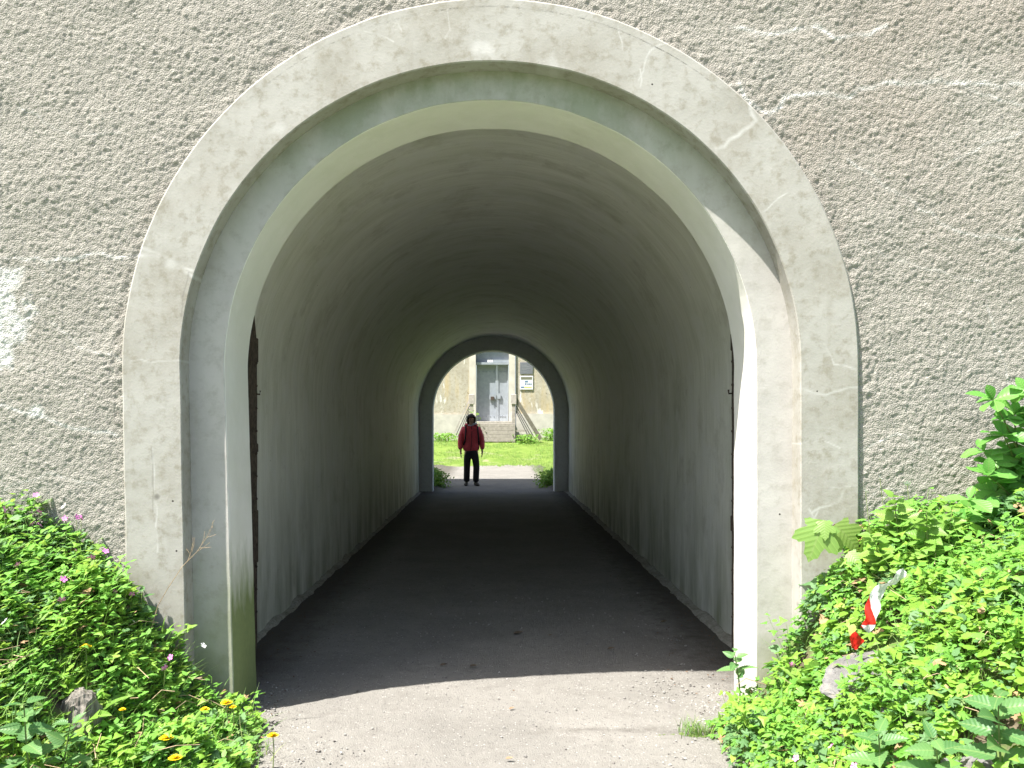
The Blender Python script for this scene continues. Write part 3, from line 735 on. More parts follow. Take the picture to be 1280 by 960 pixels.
def cover(side):
    xr = (-4.3, -1.0) if side < 0 else (.95, 4.3)
    sets = [('palm', 17000, (.028, .052), M['cover'], .25), ('palm3', 9000, (.024, .046), M['cover'], .2), ('disc', 26000, (.012, .024), M['small'], .1),
            ('ov', 6500, (.034, .070), M['cover'], .3), ('tref', 17000, (.018, .036), M['small'], .2), ('ov2', 5000, (.03, .06), M['small'], .3), ('ov', 900, (.06, .095), M['cover'], .6), ('palm', 1500, (.05, .075), M['cover'], .5)]
    MI = []; Vs = []; Fs = []; T = []; off = 0; sp = 1 if side < 0 else 2
    for i, (k, n, (s0, s1), mt, mh) in enumerate(sets):
        n = int(n*(1.35 if side < 0 else 1.0)); mh = min(mh, .3)
        P, u, r = scatter(n, xr, (1.6, 4.115), mh+(.55 if side < 0 else .2), 1000*sp+i)
        # species come in patches
        sel = fbm(P[:, 0]*2.4+i*9, P[:, 1]*2.4, 0, 2, 200+i) > (-.08 if i else -.3); P = P[sel]; u = u[sel]; m = len(P)
        V, Fc = batch(*TP[k], P, r.uniform(0, 2*PI, m), r.normal(.05, .36, m), r.normal(0, .36, m), r.uniform(s0, s1, m), .5 if side < 0 else .7)
        patch = fbm(P[:, 0]*1.8, P[:, 1]*1.8, 0, 2, 300+i)*.25
        t = np.clip(r.beta(2.2, 2.2, m)*.75+(.34 if side < 0 else .02)+patch, 0, 1); t = np.where(r.random(m) < .04, 1., t)  # left leaves coloured lighter to make up for that bank's weaker sun
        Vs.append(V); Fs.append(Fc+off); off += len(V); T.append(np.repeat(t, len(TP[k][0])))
        sp_i = fbm(P[:, 0]*4.5+i*3, P[:, 1]*4.5, 0, 2, 600+i)+.25*(r.random(m)-.5)
        mm_ = np.where(sp_i > .22, 1, np.where(sp_i < -.20, 2, 0)); mm_ = np.where(r.random(m) < .025, 3, mm_); MI.append(np.repeat(mm_, len(TP[k][1])))
    # leafy sprigs standing clear of the carpet
    P, u, r = scatter(1500, xr, (2.0, 4.09), 0., 55+sp); keepm = fbm(P[:, 0]*3, P[:, 1]*3, 0, 2, 700) > -.15; P = P[keepm]; m = len(P)
    P[:, 2] = ground(P[:, 0], P[:, 1]); hh = canopy(P[:, 0], P[:, 1])+r.uniform(.02, .12, m); ln = r.normal(0, .25, (m, 2))
    nl = 8
    for j in range(nl):
        uu = .45+.55*(j+1)/nl; a = j*2.4+r.uniform(0, 6.28, m)*0+r.normal(0, .3, m)+P[:, 0]*50
        L = r.uniform(.024, .046, m)*(1.15-.5*abs(uu-.75)); kind = 'palm3' if j % 2 else 'ov2'
        Q = np.stack([P[:, 0]+ln[:, 0]*hh*uu+.018*np.cos(a), P[:, 1]+ln[:, 1]*hh*uu+.018*np.sin(a), P[:, 2]+hh*uu], -1)
        V, Fc = batch(*TP[kind], Q, a, r.normal(.15, .3, m), r.normal(0, .3, m), L, .5)
        Vs.append(V); Fs.append(Fc+off); off += len(V); T.append(np.repeat(np.clip(r.beta(2, 2, m)*.8+.15, 0, 1), len(TP[kind][0])))
        MI.append(np.repeat(np.where(P[:, 0]*7 % 1 > .6, 2, 0), len(TP[kind][1])))
    tmv = [(-.0011, 0, 0), (.0011, 0, 0), (.0009, 0, 1), (-.0009, 0, 1)]; St = np.array(tmv)[None].repeat(m, 0)
    St[..., 2] *= hh[:, None]; St[:, 2:, 0] += (ln[:, 0]*hh)[:, None]; St[:, 2:, 1] += (ln[:, 1]*hh)[:, None]; St = St+P[:, None, :]
    Fst = np.array([[0, 1, 2, 3]])[None]+(np.arange(m)*4)[:, None, None]+off; Vs.append(St.reshape(-1, 3)); T.append(np.full(m*4, .95)); off += m*4
    # petioles
    P, u, r = scatter(5000, xr, (1.6, 4.1), .5, 77+sp); m = len(P)
    tm = [(0, -.5, 0), (0, .5, 0), (.25, .5, -.6), (.25, -.5, -.6), (.3, -.4, -1.1), (.3, .4, -1.1)]
    V, Fc = batch(tm, [(0, 1, 2, 3)], P, r.uniform(0, 2*PI, m), r.normal(0, .2, m), r.normal(0, .2, m), np.stack([np.full(m, .08), np.full(m, .0022), r.uniform(.06, .14, m)], -1))
    Fq = Fc+off; Vs.append(V); T.append(np.full(len(V), .95)); off += len(V)
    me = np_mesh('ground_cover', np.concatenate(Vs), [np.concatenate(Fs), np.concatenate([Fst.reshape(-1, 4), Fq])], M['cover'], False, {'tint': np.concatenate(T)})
    me.materials.append(M['bluish']); me.materials.append(M['lime']); me.materials.append(M['brownleaf'])
    mi = np.concatenate(MI+[np.zeros(len(Fq)+len(Fst), int)]).astype(np.int32)
    if len(mi) == len(me.polygons): me.polygons.foreach_set('material_index', mi)
    else: print('material index mismatch', len(mi), len(me.polygons))
    return link('ground_cover', me)
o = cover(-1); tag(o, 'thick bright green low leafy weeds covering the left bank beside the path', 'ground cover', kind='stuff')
o = cover(1); tag(o, 'thick bright yellow-green low leafy weeds covering the right bank beside the path', 'ground cover', kind='stuff')
def grass(name, label, n, xr, yr, hr, seed, dens=True, centers=None, wide=1.0, yard=False):
    r = np.random.default_rng(seed)
    if centers is None:
        X = r.uniform(*xr, n); Y = r.uniform(*yr, n)
        if yard:
            k = (fbm(X*.9, Y*1.6, 0, 3, 410) > -.16) & (r.random(n) < .55+.45*np.clip((Y-33)/2, 0, 1)); X, Y = X[k], Y[k]
        if dens:
            k = (r.random(n) < density(X, Y)) & (fbm(X*2.6, Y*2.6, 0, 2, 400) > -.1); X, Y = X[k], Y[k]
    else:
        C_ = np.array(centers); i = r.integers(0, len(C_), n); X = C_[i, 0]+r.normal(0, 1, n)*C_[i, 2]; Y = C_[i, 1]+r.normal(0, 1, n)*C_[i, 2]
    m = len(X); h = r.uniform(*hr, m)
    P = np.stack([X, Y, ground(X, Y)], -1)
    V, Fc = batch(*BLADE, P, r.uniform(0, 2*PI, m), r.normal(0, .25, m), r.normal(0, .25, m), np.stack([h, h*0+.07*wide*(.6+.8*r.random(m)), h], -1))
    t = np.where(r.random(m) < .12, 1., r.random(m)*.75)
    o = link(name, np_mesh(name, V, Fc, M['grass'], False, {'tint': np.repeat(t, len(BLADE[0]))})); return tag(o, label, 'grass', kind='stuff')
grass('bank_grass', 'loose green grass blades mixed among the weeds on both banks', 18000, (-3.6, 3.6), (1.7, 4.1), (.09, .23), 5)
q1 = hit(1163, 830); q2 = hit(886, 880); q3 = hit(240, 800); q4 = hit(195, 740)
def tuft(label, q, r_, n, hr, seed):
    o = grass('grass_tuft', label, n, None, None, hr, seed, False, [(q.x, q.y, r_)]); o['category'] = 'grass tuft'; return o
tuft('tall bright green grass tuft on the right bank below the red and white tape', q1, .045, 120, (.16, .30), 6)
tuft('small pale grass tuft at the right edge of the path near the white jamb', Vector((.98, 4.02, 0)), .035, 110, (.05, .11), 8)
tuft('dark green grass tuft against the foot of the left arch surround', px(222, 800, 4.0), .04, 80, (.12, .24), 9)
tuft('short grass tuft among pink flowers on the left bank', hit(150, 745, .04), .04, 80, (.12, .22), 12)
tuft('grass tuft at the left lower edge of the path beside a dandelion', hit(300, 945), .06, 140, (.06, .13), 13)
# yard: turf beyond the path, tufts by the far arch
grass('yard_grass', 'sunny green turf in the yard between the tunnel and the building', 34000, (-6, 6), (28.4, 35.9), (.06, .16), 15, False, wide=1.8, yard=True)
o = grass('yard_grass', 'sunny and shaded turf right of the path just outside the far arch', 9000, (1.25, 5), (19.6, 28.5), (.06, .18), 18, False, wide=1.5)
def ft(label, cx, seed): 
    o = grass('grass_tuft', label, 420, None, None, (.10, .30), seed, False, [(cx, 19.5, .15), (cx*1.03, 19.9, .18)], wide=1.4); o['category'] = 'grass tuft'
ft('shaded weeds and grass at the left foot of the far arch', -1.48, 16); ft('shaded weeds and grass at the right foot of the far arch', 1.44, 17)
def weeds(label, cx, cy, wd, n, h, seed, small=.11):
    r = np.random.default_rng(seed); X = r.normal(cx, wd, n); Y = r.normal(cy, .18, n); Z = ground(X, Y)+r.random(n)*h
    V, Fc = batch(*TP['palm3'], np.stack([X, Y, Z], -1), r.uniform(0, 6.28, n), r.normal(0, .6, n), r.normal(0, .6, n), r.uniform(small*.6, small, n))
    o = link('weed_clump', np_mesh('weed_clump', V, Fc, M['small'], False, {'tint': np.repeat(r.random(n)*.9, len(TP['palm3'][0]))})); tag(o, label, 'weeds', kind='stuff')
weeds('leafy weeds growing at the wall foot right of the landing', 3.6*.7, 35.55, .32, 500, .5, 21)
weeds('weeds under the right railing of the landing', 1.35, 34.6, .25, 400, .35, 22)
weeds('pale flowering weeds at the wall foot left of the landing', -2.2, 35.4, .35, 450, .35, 23)
weeds('slender weed growing at the left post of the landing', -.98, 34.6, .05, 60, 1.5, 24, .09)
weeds('sprig growing beside the threshold of the steel door', -.70, 34.7, .05, 50, 1.3, 25, .09)
weeds('low shaded leafy clump at the inner left foot of the far arch', -1.36, 19.4, .13, 900, .38, 26, .07)
weeds('low shaded leafy clump at the inner right foot of the far arch', 1.30, 19.5, .14, 900, .36, 27, .07)

# --- plants whose leaves can be picked out one by one
def leaf_mesh(kind, nm, mat, curl=.18, fold=.25):
    """a gently folded leaf, 1 long, built as a small grid with toothed or lobed edge"""
    if kind == 'maple':
        V, Fc = [], []
        out = [(0, 0)]
        for a, R in ((-105, .55), (-52, .85), (0, 1.), (52, .85), (105, .55)):
            for da, rr_ in ((-21, .66), (-14, .84), (-8, .86), (0, 1.), (8, .86), (14, .84), (21, .66)):
                t = math.radians(a+da); out.append((.22+R*rr_*.78*math.cos(t), R*rr_*.78*math.sin(t)))
        V, Fc = fan(out, 0)
        V = [(x, y, z-.18*x*x) for x, y, z in V]
    else:
        n = 8; V = []; Fc = []
        prof = {'obov': lambda t: .30*math.sin(PI*t**1.35)**.8 if 0 < t < 1 else 0.0, 'nettle': lambda t: .27*math.sin(PI*t**.62)**.9 if 0 < t < 1 else 0.0,
                'long': lambda t: .11*math.sin(PI*t**.85)**.7 if 0 < t < 1 else 0.0, 'broad': lambda t: .38*math.sin(PI*t**.6)**.85 if 0 < t < 1 else 0.0}[kind]
        n = 16 if kind in ('nettle', 'broad') else 8
        for k in range(n+1):
            t = k/n; wd = prof(t)*(1+(.10 if k % 2 else -.08)*(kind in ('nettle', 'broad'))); z = -curl*t*t
            V += [(t, -wd, z+fold*wd), (t, -wd*.5, z+fold*wd*.35), (t, 0, z), (t, wd*.5, z+fold*wd*.35), (t, wd, z+fold*wd)]
        for k in range(n):
            for j in range(4): a = k*5+j; Fc.append((a, a+1, a+6, a+5))
    me = bpy.data.meshes.new(nm); me.from_pydata(V, [], Fc); me.update(); me.validate()
    me.polygons.foreach_set('use_smooth', [True]*len(me.polygons)); me.materials.append(mat); return me
LM = {'obov': leaf_mesh('obov', 'obovate_leaf', M['bushleaf']), 'nettle': leaf_mesh('nettle', 'toothed_leaf', M['nettle']), 'long': leaf_mesh('long', 'long_leaf', M['brleaf'], .45, .5),
      'broad': leaf_mesh('broad', 'broad_leaf', M['brleaf']), 'maple': leaf_mesh('maple', 'lobed_leaf', M['maple'])}
_lr = random.Random(77)
def put_leaf(parent, kind, p, yaw, pitch, roll, s, face=None):
    d = Vector((math.cos(yaw)*math.cos(pitch), math.sin(yaw)*math.cos(pitch), math.sin(pitch)))
    n = Vector(face) if face else Vector((-.30, -.42, .85))+Vector((_lr.uniform(-1, 1), _lr.uniform(-1, 1), _lr.uniform(-1, 1)))*.42
    y = n.cross(d).normalized(); n = d.cross(y).normalized()
    o = link('leaf', LM[kind], parent); o.matrix_local = Matrix.Translation(Vector(p)) @ Matrix((d, y, n)).transposed().to_4x4() @ Matrix.Scale(s, 4); return o
def leafy(name, label, cat, base, tip, kind, pairs, size, stem='stem', seed=0, group=None, whorl=2, r=.004, start=.25, droop=.0):
    rn = random.Random(seed); t = thing(name, label, cat, base, group=group); tip = Vector(tip)-Vector(base)
    mid = tip*.5+Vector((rn.uniform(-.02, .02), rn.uniform(-.02, .02), .02))
    def P(u): return mid*2*u*(1-u)+tip*u*u
    MB().tube([P(k/6)-(Vector((0, 0, .04)) if k == 0 else Vector()) for k in range(7)], r, 6, r*.5).build('stem', M[stem], t)
    a0 = rn.uniform(0, PI)
    for k in range(pairs):
        u = start+(1-start)*k/max(1, pairs-1); s = size*(1.0-.45*abs(u-.45)/.6)*rn.uniform(.85, 1.1)
        for j in range(whorl):
            yaw = a0+k*PI/2*(1 if whorl == 2 else .37)+2*PI*j/whorl+rn.uniform(-.25, .25)
            put_leaf(t, kind, P(u)+Vector((math.cos(yaw), math.sin(yaw), .3))*.008, yaw, rn.uniform(-.1, .55)*(1 if k < pairs-1 else 1.6)-droop, rn.uniform(-.35, .35), s)
    return t
# bush on the right against the wall
bt = thing('leafy_shrub', 'tall shrub with large glossy oval leaves against the wall at the right edge', 'shrub', (2.62, 3.92, ground(2.62, 3.92)))
B = Vector(bt.location); rn = random.Random(3); sm = MB()
shoots = [(1242, 500, 7), (1230, 565, 8), (1268, 520, 7), (1275, 575, 7), (1245, 615, 7), (1262, 640, 7), (1225, 655, 6), (1282, 490, 7), (1290, 620, 6), (1305, 540, 7), (1325, 500, 7), (1330, 600, 7), (1300, 660, 6), (1212, 625, 5), (1350, 560, 7), (1255, 545, 7), (1258, 590, 7), (1240, 650, 7), (1285, 560, 7), (1290, 520, 7), (1235, 595, 6), (1270, 675, 7)]
for (x, y, nl) in shoots:
    tip = px(x, y, 3.88+rn.uniform(-.16, .12))-B
    root = Vector((rn.uniform(-.08, .08), rn.uniform(-.05, .1), -.03)); md = (tip+root)*.5+Vector((rn.uniform(-.05, .05), 0, .06))
    pts = [root*(1-u)**2+md*2*u*(1-u)+tip*u*u for u in [k/6 for k in range(7)]]; sm.tube(pts, .007, 6, .003)
    ax = (pts[-1]-pts[-2]).normalized()
    for k in range(nl):
        yaw = 2*PI*k/nl+rn.uniform(-.3, .3); put_leaf(bt, 'obov', tip, yaw, rn.uniform(-.4, .55), rn.uniform(-.4, .4), rn.uniform(.085, .13))
    for u in (1, 2, 3, 4, 5):
        for j in range(4):
            yaw = rn.uniform(0, 2*PI); put_leaf(bt, 'obov', pts[u], yaw, rn.uniform(-.3, .4), rn.uniform(-.4, .4), rn.uniform(.07, .10))
    for k in range(2): put_leaf(bt, 'obov', tip, rn.uniform(0, 6.3), rn.uniform(1.0, 1.4), 0, rn.uniform(.06, .09))
sm.build('stem', M['stem'], bt)
# maple seedling by the surround
mt = thing('maple_seedling', 'young maple seedling with drooping lobed leaves in front of the right surround', 'seedling', px(1085, 705, 4.0))
B = Vector(mt.location); top = px(1032, 655, 4.0)-B
MB().tube([(0, 0, -.06), top*.4+Vector((0, 0, .01)), top*.8+Vector((0, 0, .01)), top], .004, 6, .0025).build('stem', M['redstem'], mt)
for (x, y, yaw, pit, rol, s) in ((1030, 650, PI+.5, -1.05, .2, .21), (1044, 655, -.3, -.8, -.2, .17), (1030, 650, PI+1.3, -.9, .4, .10), (1078, 672, .3, -.5, .6, .19), (1092, 690, -.3, -.3, .5, .15), (1060, 690, -1.2, -.5, .1, .09)):
    q = px(x, y, 3.98)-B; put_leaf(mt, 'maple', q, yaw, pit, rol, s, (-.25, -.8, .35)); MB().tube([top*.9 if x < 1050 else top*.4, q], .002, 4).build('petiole', M['redstem'], mt)
for j in range(3): put_leaf(mt, 'obov', top, PI*j/1.5, .8, 0, .03)
# taller leafy plants on the right bank
def at(x, y, lift=0.0): return hit(x, y, lift)
specs_r = [(1130, 720, 1118, 622, 'broad', 6, .075, 'tall leafy herb with pale oval leaves right beside the maple seedling'), (1160, 735, 1158, 640, 'broad', 6, .07, 'leafy herb standing between the maple seedling and the shrub'),
           (1110, 745, 1090, 670, 'broad', 5, .07, 'broad leaved herb just above the red and white tape'), (1190, 720, 1190, 640, 'broad', 5, .06, 'leafy herb in front of the wall left of the glossy shrub')]
for i, (bx, by, tx, ty, k, n, s, lb) in enumerate(specs_r):
    b = at(bx, by, .0); q = px(tx, ty, b.y); leafy('leafy_herb', lb, 'plant', b, q, k, n+3, s*1.35, seed=40+i, group='leafy herbs on the right bank', whorl=3)
specs_n = [(1255, 1000, 1248, 872, 'nettle', 7, .15, 'large dark nettle near the right edge of the picture'), (1105, 1010, 1098, 915, 'nettle', 6, .145, 'nettle at the bottom beside the pink flowers on the right bank'),
           (1170, 1030, 1168, 925, 'nettle', 6, .14, 'nettle at the bottom between two larger nettles on the right bank'), (1275, 760, 1285, 700, 'nettle', 6, .13, 'nettle with bluish leaves at the right edge under the shrub'),
           (925, 860, 918, 815, 'nettle', 5, .09, 'small nettle sprig in front of the sunlit white jamb')]
for i, (bx, by, tx, ty, k, n, s, lb) in enumerate(specs_n):
    b = at(bx, by); q = px(tx, ty, b.y); leafy('nettle', lb, 'nettle', b, q, k, n, s, seed=60+i, group='nettles')
for i, (bx, by, tx, ty, s, lb) in enumerate([(40, 1000, 30, 880, .09, 'nettle at the bottom left corner beside the grey stump'), (75, 990, 88, 905, .085, 'nettle with pale leaves in front of the grey stump'),
        (150, 850, 150, 790, .075, 'nettle in the middle of the left bank above the stump'), (170, 800, 178, 740, .07, 'nettle close to the left surround below the pink flowers')]):
    b = at(bx, by); q = px(tx, ty, b.y); leafy('nettle', lb, 'nettle', b, q, 'nettle', 6, s*1.25, seed=80+i, group='nettles')
# rosettes of long leaves (dock) and dandelion leaves
def rosette(label, x, y, n, s, kind='long', seed=0, name='dock_plant', cat='plant'):
    rn = random.Random(seed); b = at(x, y); t = thing(name, label, cat, b)
    for k in range(n):
        yaw = 2*PI*k/n+rn.uniform(-.4, .4); put_leaf(t, kind, (0, 0, .01), yaw, rn.uniform(.35, 1.1), rn.uniform(-.3, .3), s*rn.uniform(.7, 1.1))
    return t
rosette('dock with long upright leaves beside the grey stump', 118, 905, 7, .24, seed=1)
rosette('dock with long arching leaves at the foot of the left surround', 210, 815, 9, .20, seed=2)
rosette('dock with one big pale leaf left of the flat grey rock', 1015, 862, 5, .19, 'broad', 3)
rosette('dock with wide leaves at the bottom right of the path', 985, 950, 7, .20, seed=4)
rosette('dock with yellow-green leaves left of the tape end', 1045, 800, 7, .10, 'broad', 5)
rosette('spreading rosette of long leaves in the middle of the left bank', 150, 870, 8, .15, seed=6)
rosette('rosette of broad leaves at the left picture edge', 15, 830, 6, .12, 'broad', 7)
rosette('rosette of broad leaves at the lower right among the nettles', 1200, 880, 7, .11, 'broad', 8)
rosette('rosette of pale broad leaves beside the tall grass tuft', 1190, 800, 7, .10, 'broad', 9)
rosette('rosette of broad leaves under the glossy shrub', 1230, 720, 7, .10, 'broad', 10)
# flowers
def dandelion(x, y, s, label):
    q = at(x, y, .18); s *= 1.35; t = thing('dandelion', label, 'dandelion', (q.x, q.y, q.z-.13), group='yellow dandelions on the left bank'); m = MB(); rn = random.Random(int(x))
    for ring, (n, L, up) in enumerate(((16, 1.0, .12), (13, .72, .3), (9, .42, .5))):
        for k in range(n):
            a = 2*PI*(k+.5*ring)/n; c, si = math.cos(a), math.sin(a); wd = s*.16
            m.add([Vector((c*s*.05-si*wd*.4, si*s*.05+c*wd*.4, .13)), Vector((c*s*.05+si*wd*.4, si*s*.05-c*wd*.4, .13)), Vector((c*s*L+si*wd, si*s*L-c*wd, .13+s*up)), Vector((c*s*L-si*wd, si*s*L+c*wd, .13+s*up))], [(0, 1, 2, 3)])
    m.ball((0, 0, .13), s*.22, (1, 1, .8)); h = m.build('flower_head', M['yellow'], t); h.rotation_euler = (0, 0, 0)
    MB().tube([(0, 0, -.02), (.005, 0, .07), (0, 0, .13)], .0022, 5).build('stem', M['stem'], t)
for x, y, s, lb in ((107, 809, .018, 'small dandelion above the grey stump'), (283, 879, .020, 'dandelion nearest the foot of the left jamb'), (256, 887, .015, 'little dandelion left of the pair by the jamb'), (291, 884, .012, 'half hidden dandelion bud beside the one at the jamb'),
                (208, 923, .021, 'dandelion low on the left bank above the lowest one'), (219, 948, .019, 'lowest dandelion at the bottom of the picture'), (341, 920, .019, 'dandelion leaning out over the edge of the path'), (153, 887, .010, 'tiny closed dandelion right of the stump')):
    dandelion(x, y, s, lb)
pet = MB()
for k in range(5):
    a = 2*PI*k/5; c, si = math.cos(a), math.sin(a)
    pet.add([Vector((c*u-si*v, si*u+c*v, w_)) for u, v, w_ in ((.1, -.08, 0), (.1, .08, 0), (.75, .36, .16), (1, .2, .2), (1, -.2, .2), (.75, -.36, .16))], [(0, 1, 2, 3, 4, 5)])
pet.ball((0, 0, .04), .14)
f0 = pet.build('pink_flower', M['pink']); f1_me = f0.data.copy(); f1_me.materials.clear(); f1_me.materials.append(M['white'])
first = True
PK = [(45, 619), (49, 640), (81, 648), (96, 646), (101, 647), (49, 656), (40, 655), (95, 689), (132, 689), (115, 697), (22, 706), (80, 713), (79, 724), (143, 740), (165, 743), (77, 750), (213, 822), (206, 835), (5, 637)]
PR = [(990, 831), (1039, 933), (995, 948), (1068, 958)]
for i, (x, y) in enumerate(PK+PR):
    o = f0 if i == 0 else f0.copy()
    if i: COL.objects.link(o)
    q = at(x, y, .25 if i < len(PK) else .17); o.location = q; s = random.uniform(.014, .018); o.scale = (s, s, s); o.rotation_euler = (random.uniform(.7, 1.3), random.uniform(-.4, .4), random.uniform(0, 6))
    tag(o, 'small pink five-petalled flower among the weeds on the left bank' if i < len(PK) else 'small pink five-petalled flower low among the weeds on the right bank', 'flower', 'pink flowers on the left bank' if i < len(PK) else 'pink flowers on the right bank')
for i, (x, y, lb) in enumerate(((80, 633, 'white flower standing above the pink flowers before the left wall'), (167, 777, 'white flower near the foot of the left surround'), (6, 777, 'white flower at the left edge of the picture'), (254, 807, 'white flower in front of the left recessed jamb'),
                     (1100, 597, 'white flower highest beside the right edge of the surround'), (1134, 605, 'white flower before the wall right of the surround'), (1082, 614, 'white flower lowest beside the right surround'))):
    o = link('white_flower', f1_me); q = px(x, y, 3.95) if x > 1000 else at(x, y, .25); o.location = q; o.scale = (.016,)*3; o.rotation_euler = (.8, random.uniform(-.4, .4), random.uniform(0, 6)); tag(o, lb, 'flower', 'white flowers')
# stalks carrying the flowers and thin upright weeds
stk = MB()
for x, y in PK: 
    q = at(x, y, .25); stk.tube([(q.x, q.y, q.z-.001), (q.x+random.uniform(-.01, .01), q.y, q.z-.07), (q.x+random.uniform(-.03, .03), q.y, q.z-.17)], .0013, 4)
for x, y in PR:
    q = at(x, y, .17); stk.tube([(q.x, q.y, q.z-.001), (q.x+.01, q.y, q.z-.12)], .0013, 4)
for x, y in ((1100, 597), (1134, 605), (1082, 614)):
    q = px(x, y, 3.95); stk.tube([(q.x, q.y, q.z-.001), (q.x+.012, q.y, q.z-.12), (q.x+.03, q.y, q.z-.32)], .0016, 4)
tag(stk.build('flower_stalks', M['stem']), 'thin reddish green stalks carrying the small flowers on both banks', 'stalks', kind='stuff')
# dry seed stalk and loose dead stems
t = thing('dry_stalk', 'tall dry branching grass stalk leaning in front of the left arch', 'dry stalk', px(188, 778, 3.95)); B = Vector(t.location)
def dp(x, y): return px(x, y, 3.95)-B
main = [dp(188, 790), dp(197, 758), dp(210, 735), dp(228, 708), dp(246, 690), dp(258, 672), dp(268, 650)]
MB().tube(main, .0022, 5, .0009).build('stem', M['dry'], t)
for (a, b) in (((234, 702), (240, 684)), ((240, 684), (241, 672)), ((246, 690), (262, 678)), ((252, 681), (256, 664)), ((258, 672), (270, 668)), ((256, 676), (266, 658)), ((262, 664), (266, 652)), ((238, 696), (233, 686)), ((240, 690), (243, 672)), ((250, 685), (264, 684))):
    MB().tube([dp(*a), dp((a[0]+b[0])/2+1, (a[1]+b[1])/2), dp(*b)], .0009, 4).build('branch', M['dry'], t)
rn = random.Random(5); tw = MB()
for k in range(340):
    sd_ = rn.choice((-1, 1)); X = sd_*rn.uniform(1.2, 2.9); Y = rn.uniform(2.1, 4.0); z = float(ground(X, Y))+rn.uniform(.06, .17); a = rn.uniform(0, 6.3); L = rn.uniform(.05, .22)
    tw.tube([(X, Y, z), (X+L*.5*math.cos(a), Y+L*.5*math.sin(a), z+rn.uniform(0, .05)), (X+L*math.cos(a+.3), Y+L*math.sin(a+.3), z+rn.uniform(-.02, .04))], rn.uniform(.0009, .002), 4)
tag(tw.build('dead_stems', M['dry']), 'thin dead stems tangled among the weeds on the banks', 'dead stems', kind='stuff')

# ------------------------------------------------------------------ rocks
def m_rock():
    t = NT('grey_rock'); n = t.noise(9, 7, .65); s_ = t.noise(5, 5, .6, t.mapv(t.geo, (1, 2, 9)))
    c = t.mix(t.ramp(n, .35, .65), (.10, .097, .093), (.20, .195, .19)); c = t.mix(t.ramp(s_, .5, .66, 0, .7), c, (.10, .095, .09)); c = t.mix(t.ramp(t.noise(22, 5), .55, .65, 0, .5), c, (.27, .235, .18))
    return t.pbr(c, .85, t.bump(t.math('ADD', n, s_), .02, .9), spec=.3)
def m_stump():
    t = NT('weathered_stump'); g_ = t.noise(1, 6, .6, t.mapv(t.geo, (60, 60, 5)))
    c = t.mix(t.ramp(g_, .35, .65), (.10, .09, .078), (.27, .25, .215)); return t.pbr(c, .9, t.bump(g_, .012, 1.0), spec=.15)
M['rock'] = m_rock(); M['stump'] = m_stump()
def rock(name, label, cat, c, r, sc, rot, mat, seed, amp=.35):
    bm = bmesh.new(); bmesh.ops.create_icosphere(bm, subdivisions=4, radius=1)
    V = np.array([v.co[:] for v in bm.verts]); Fc = np.array([[v.index for v in f.verts] for f in bm.faces]); bm.free()
    d = 1+amp*fbm(V[:, 0]*1.2+seed, V[:, 1]*1.2, V[:, 2]*1.2+seed, 4, seed)
    q = np.round(V*2.2+.4*fbm(V[:, 0:1]*2, V[:, 1:2]*2, V[:, 2:3]*2, 2, seed))/2.2
    if cat == 'stump': d = d*(1+.035*np.sin(np.arctan2(V[:, 1], V[:, 0])*11+3*V[:, 2]))
    V = (V*.72+q*.28)*d[:, None]*np.array(sc)*r
    me = np_mesh(name, V, Fc, mat, False); o = link(name, me); o.location = c; o.rotation_euler = rot; return tag(o, label, cat)
q = at(1082, 850); rock('rock', 'flat slanting grey rock on the right bank under the red tape end', 'rock', q+Vector((0, .02, .02)), .16, (1.5, .75, .22), (.30, -.30, .35), M['rock'], 3)
q = at(1130, 893); rock('rock', 'rounded grey stone half buried below the flat slanting rock', 'rock', q+Vector((0, .02, -.03)), .085, (1.1, .9, .7), (0, .1, .3), M['rock'], 5)
q = at(1235, 955); rock('rock', 'sandy stone at the bottom right beneath the nettles', 'rock', q+Vector((0, .02, -.05)), .13, (1.2, .9, .5), (.1, .1, .6), M['rock'], 8)
q = at(88, 905); rock('tree_stump', 'weathered grey stump half hidden by weeds at the lower left', 'stump', q+Vector((0, .06, -.05)), .125, (.75, .7, 1.35), (.1, .12, .3), M['stump'], 11, .2)

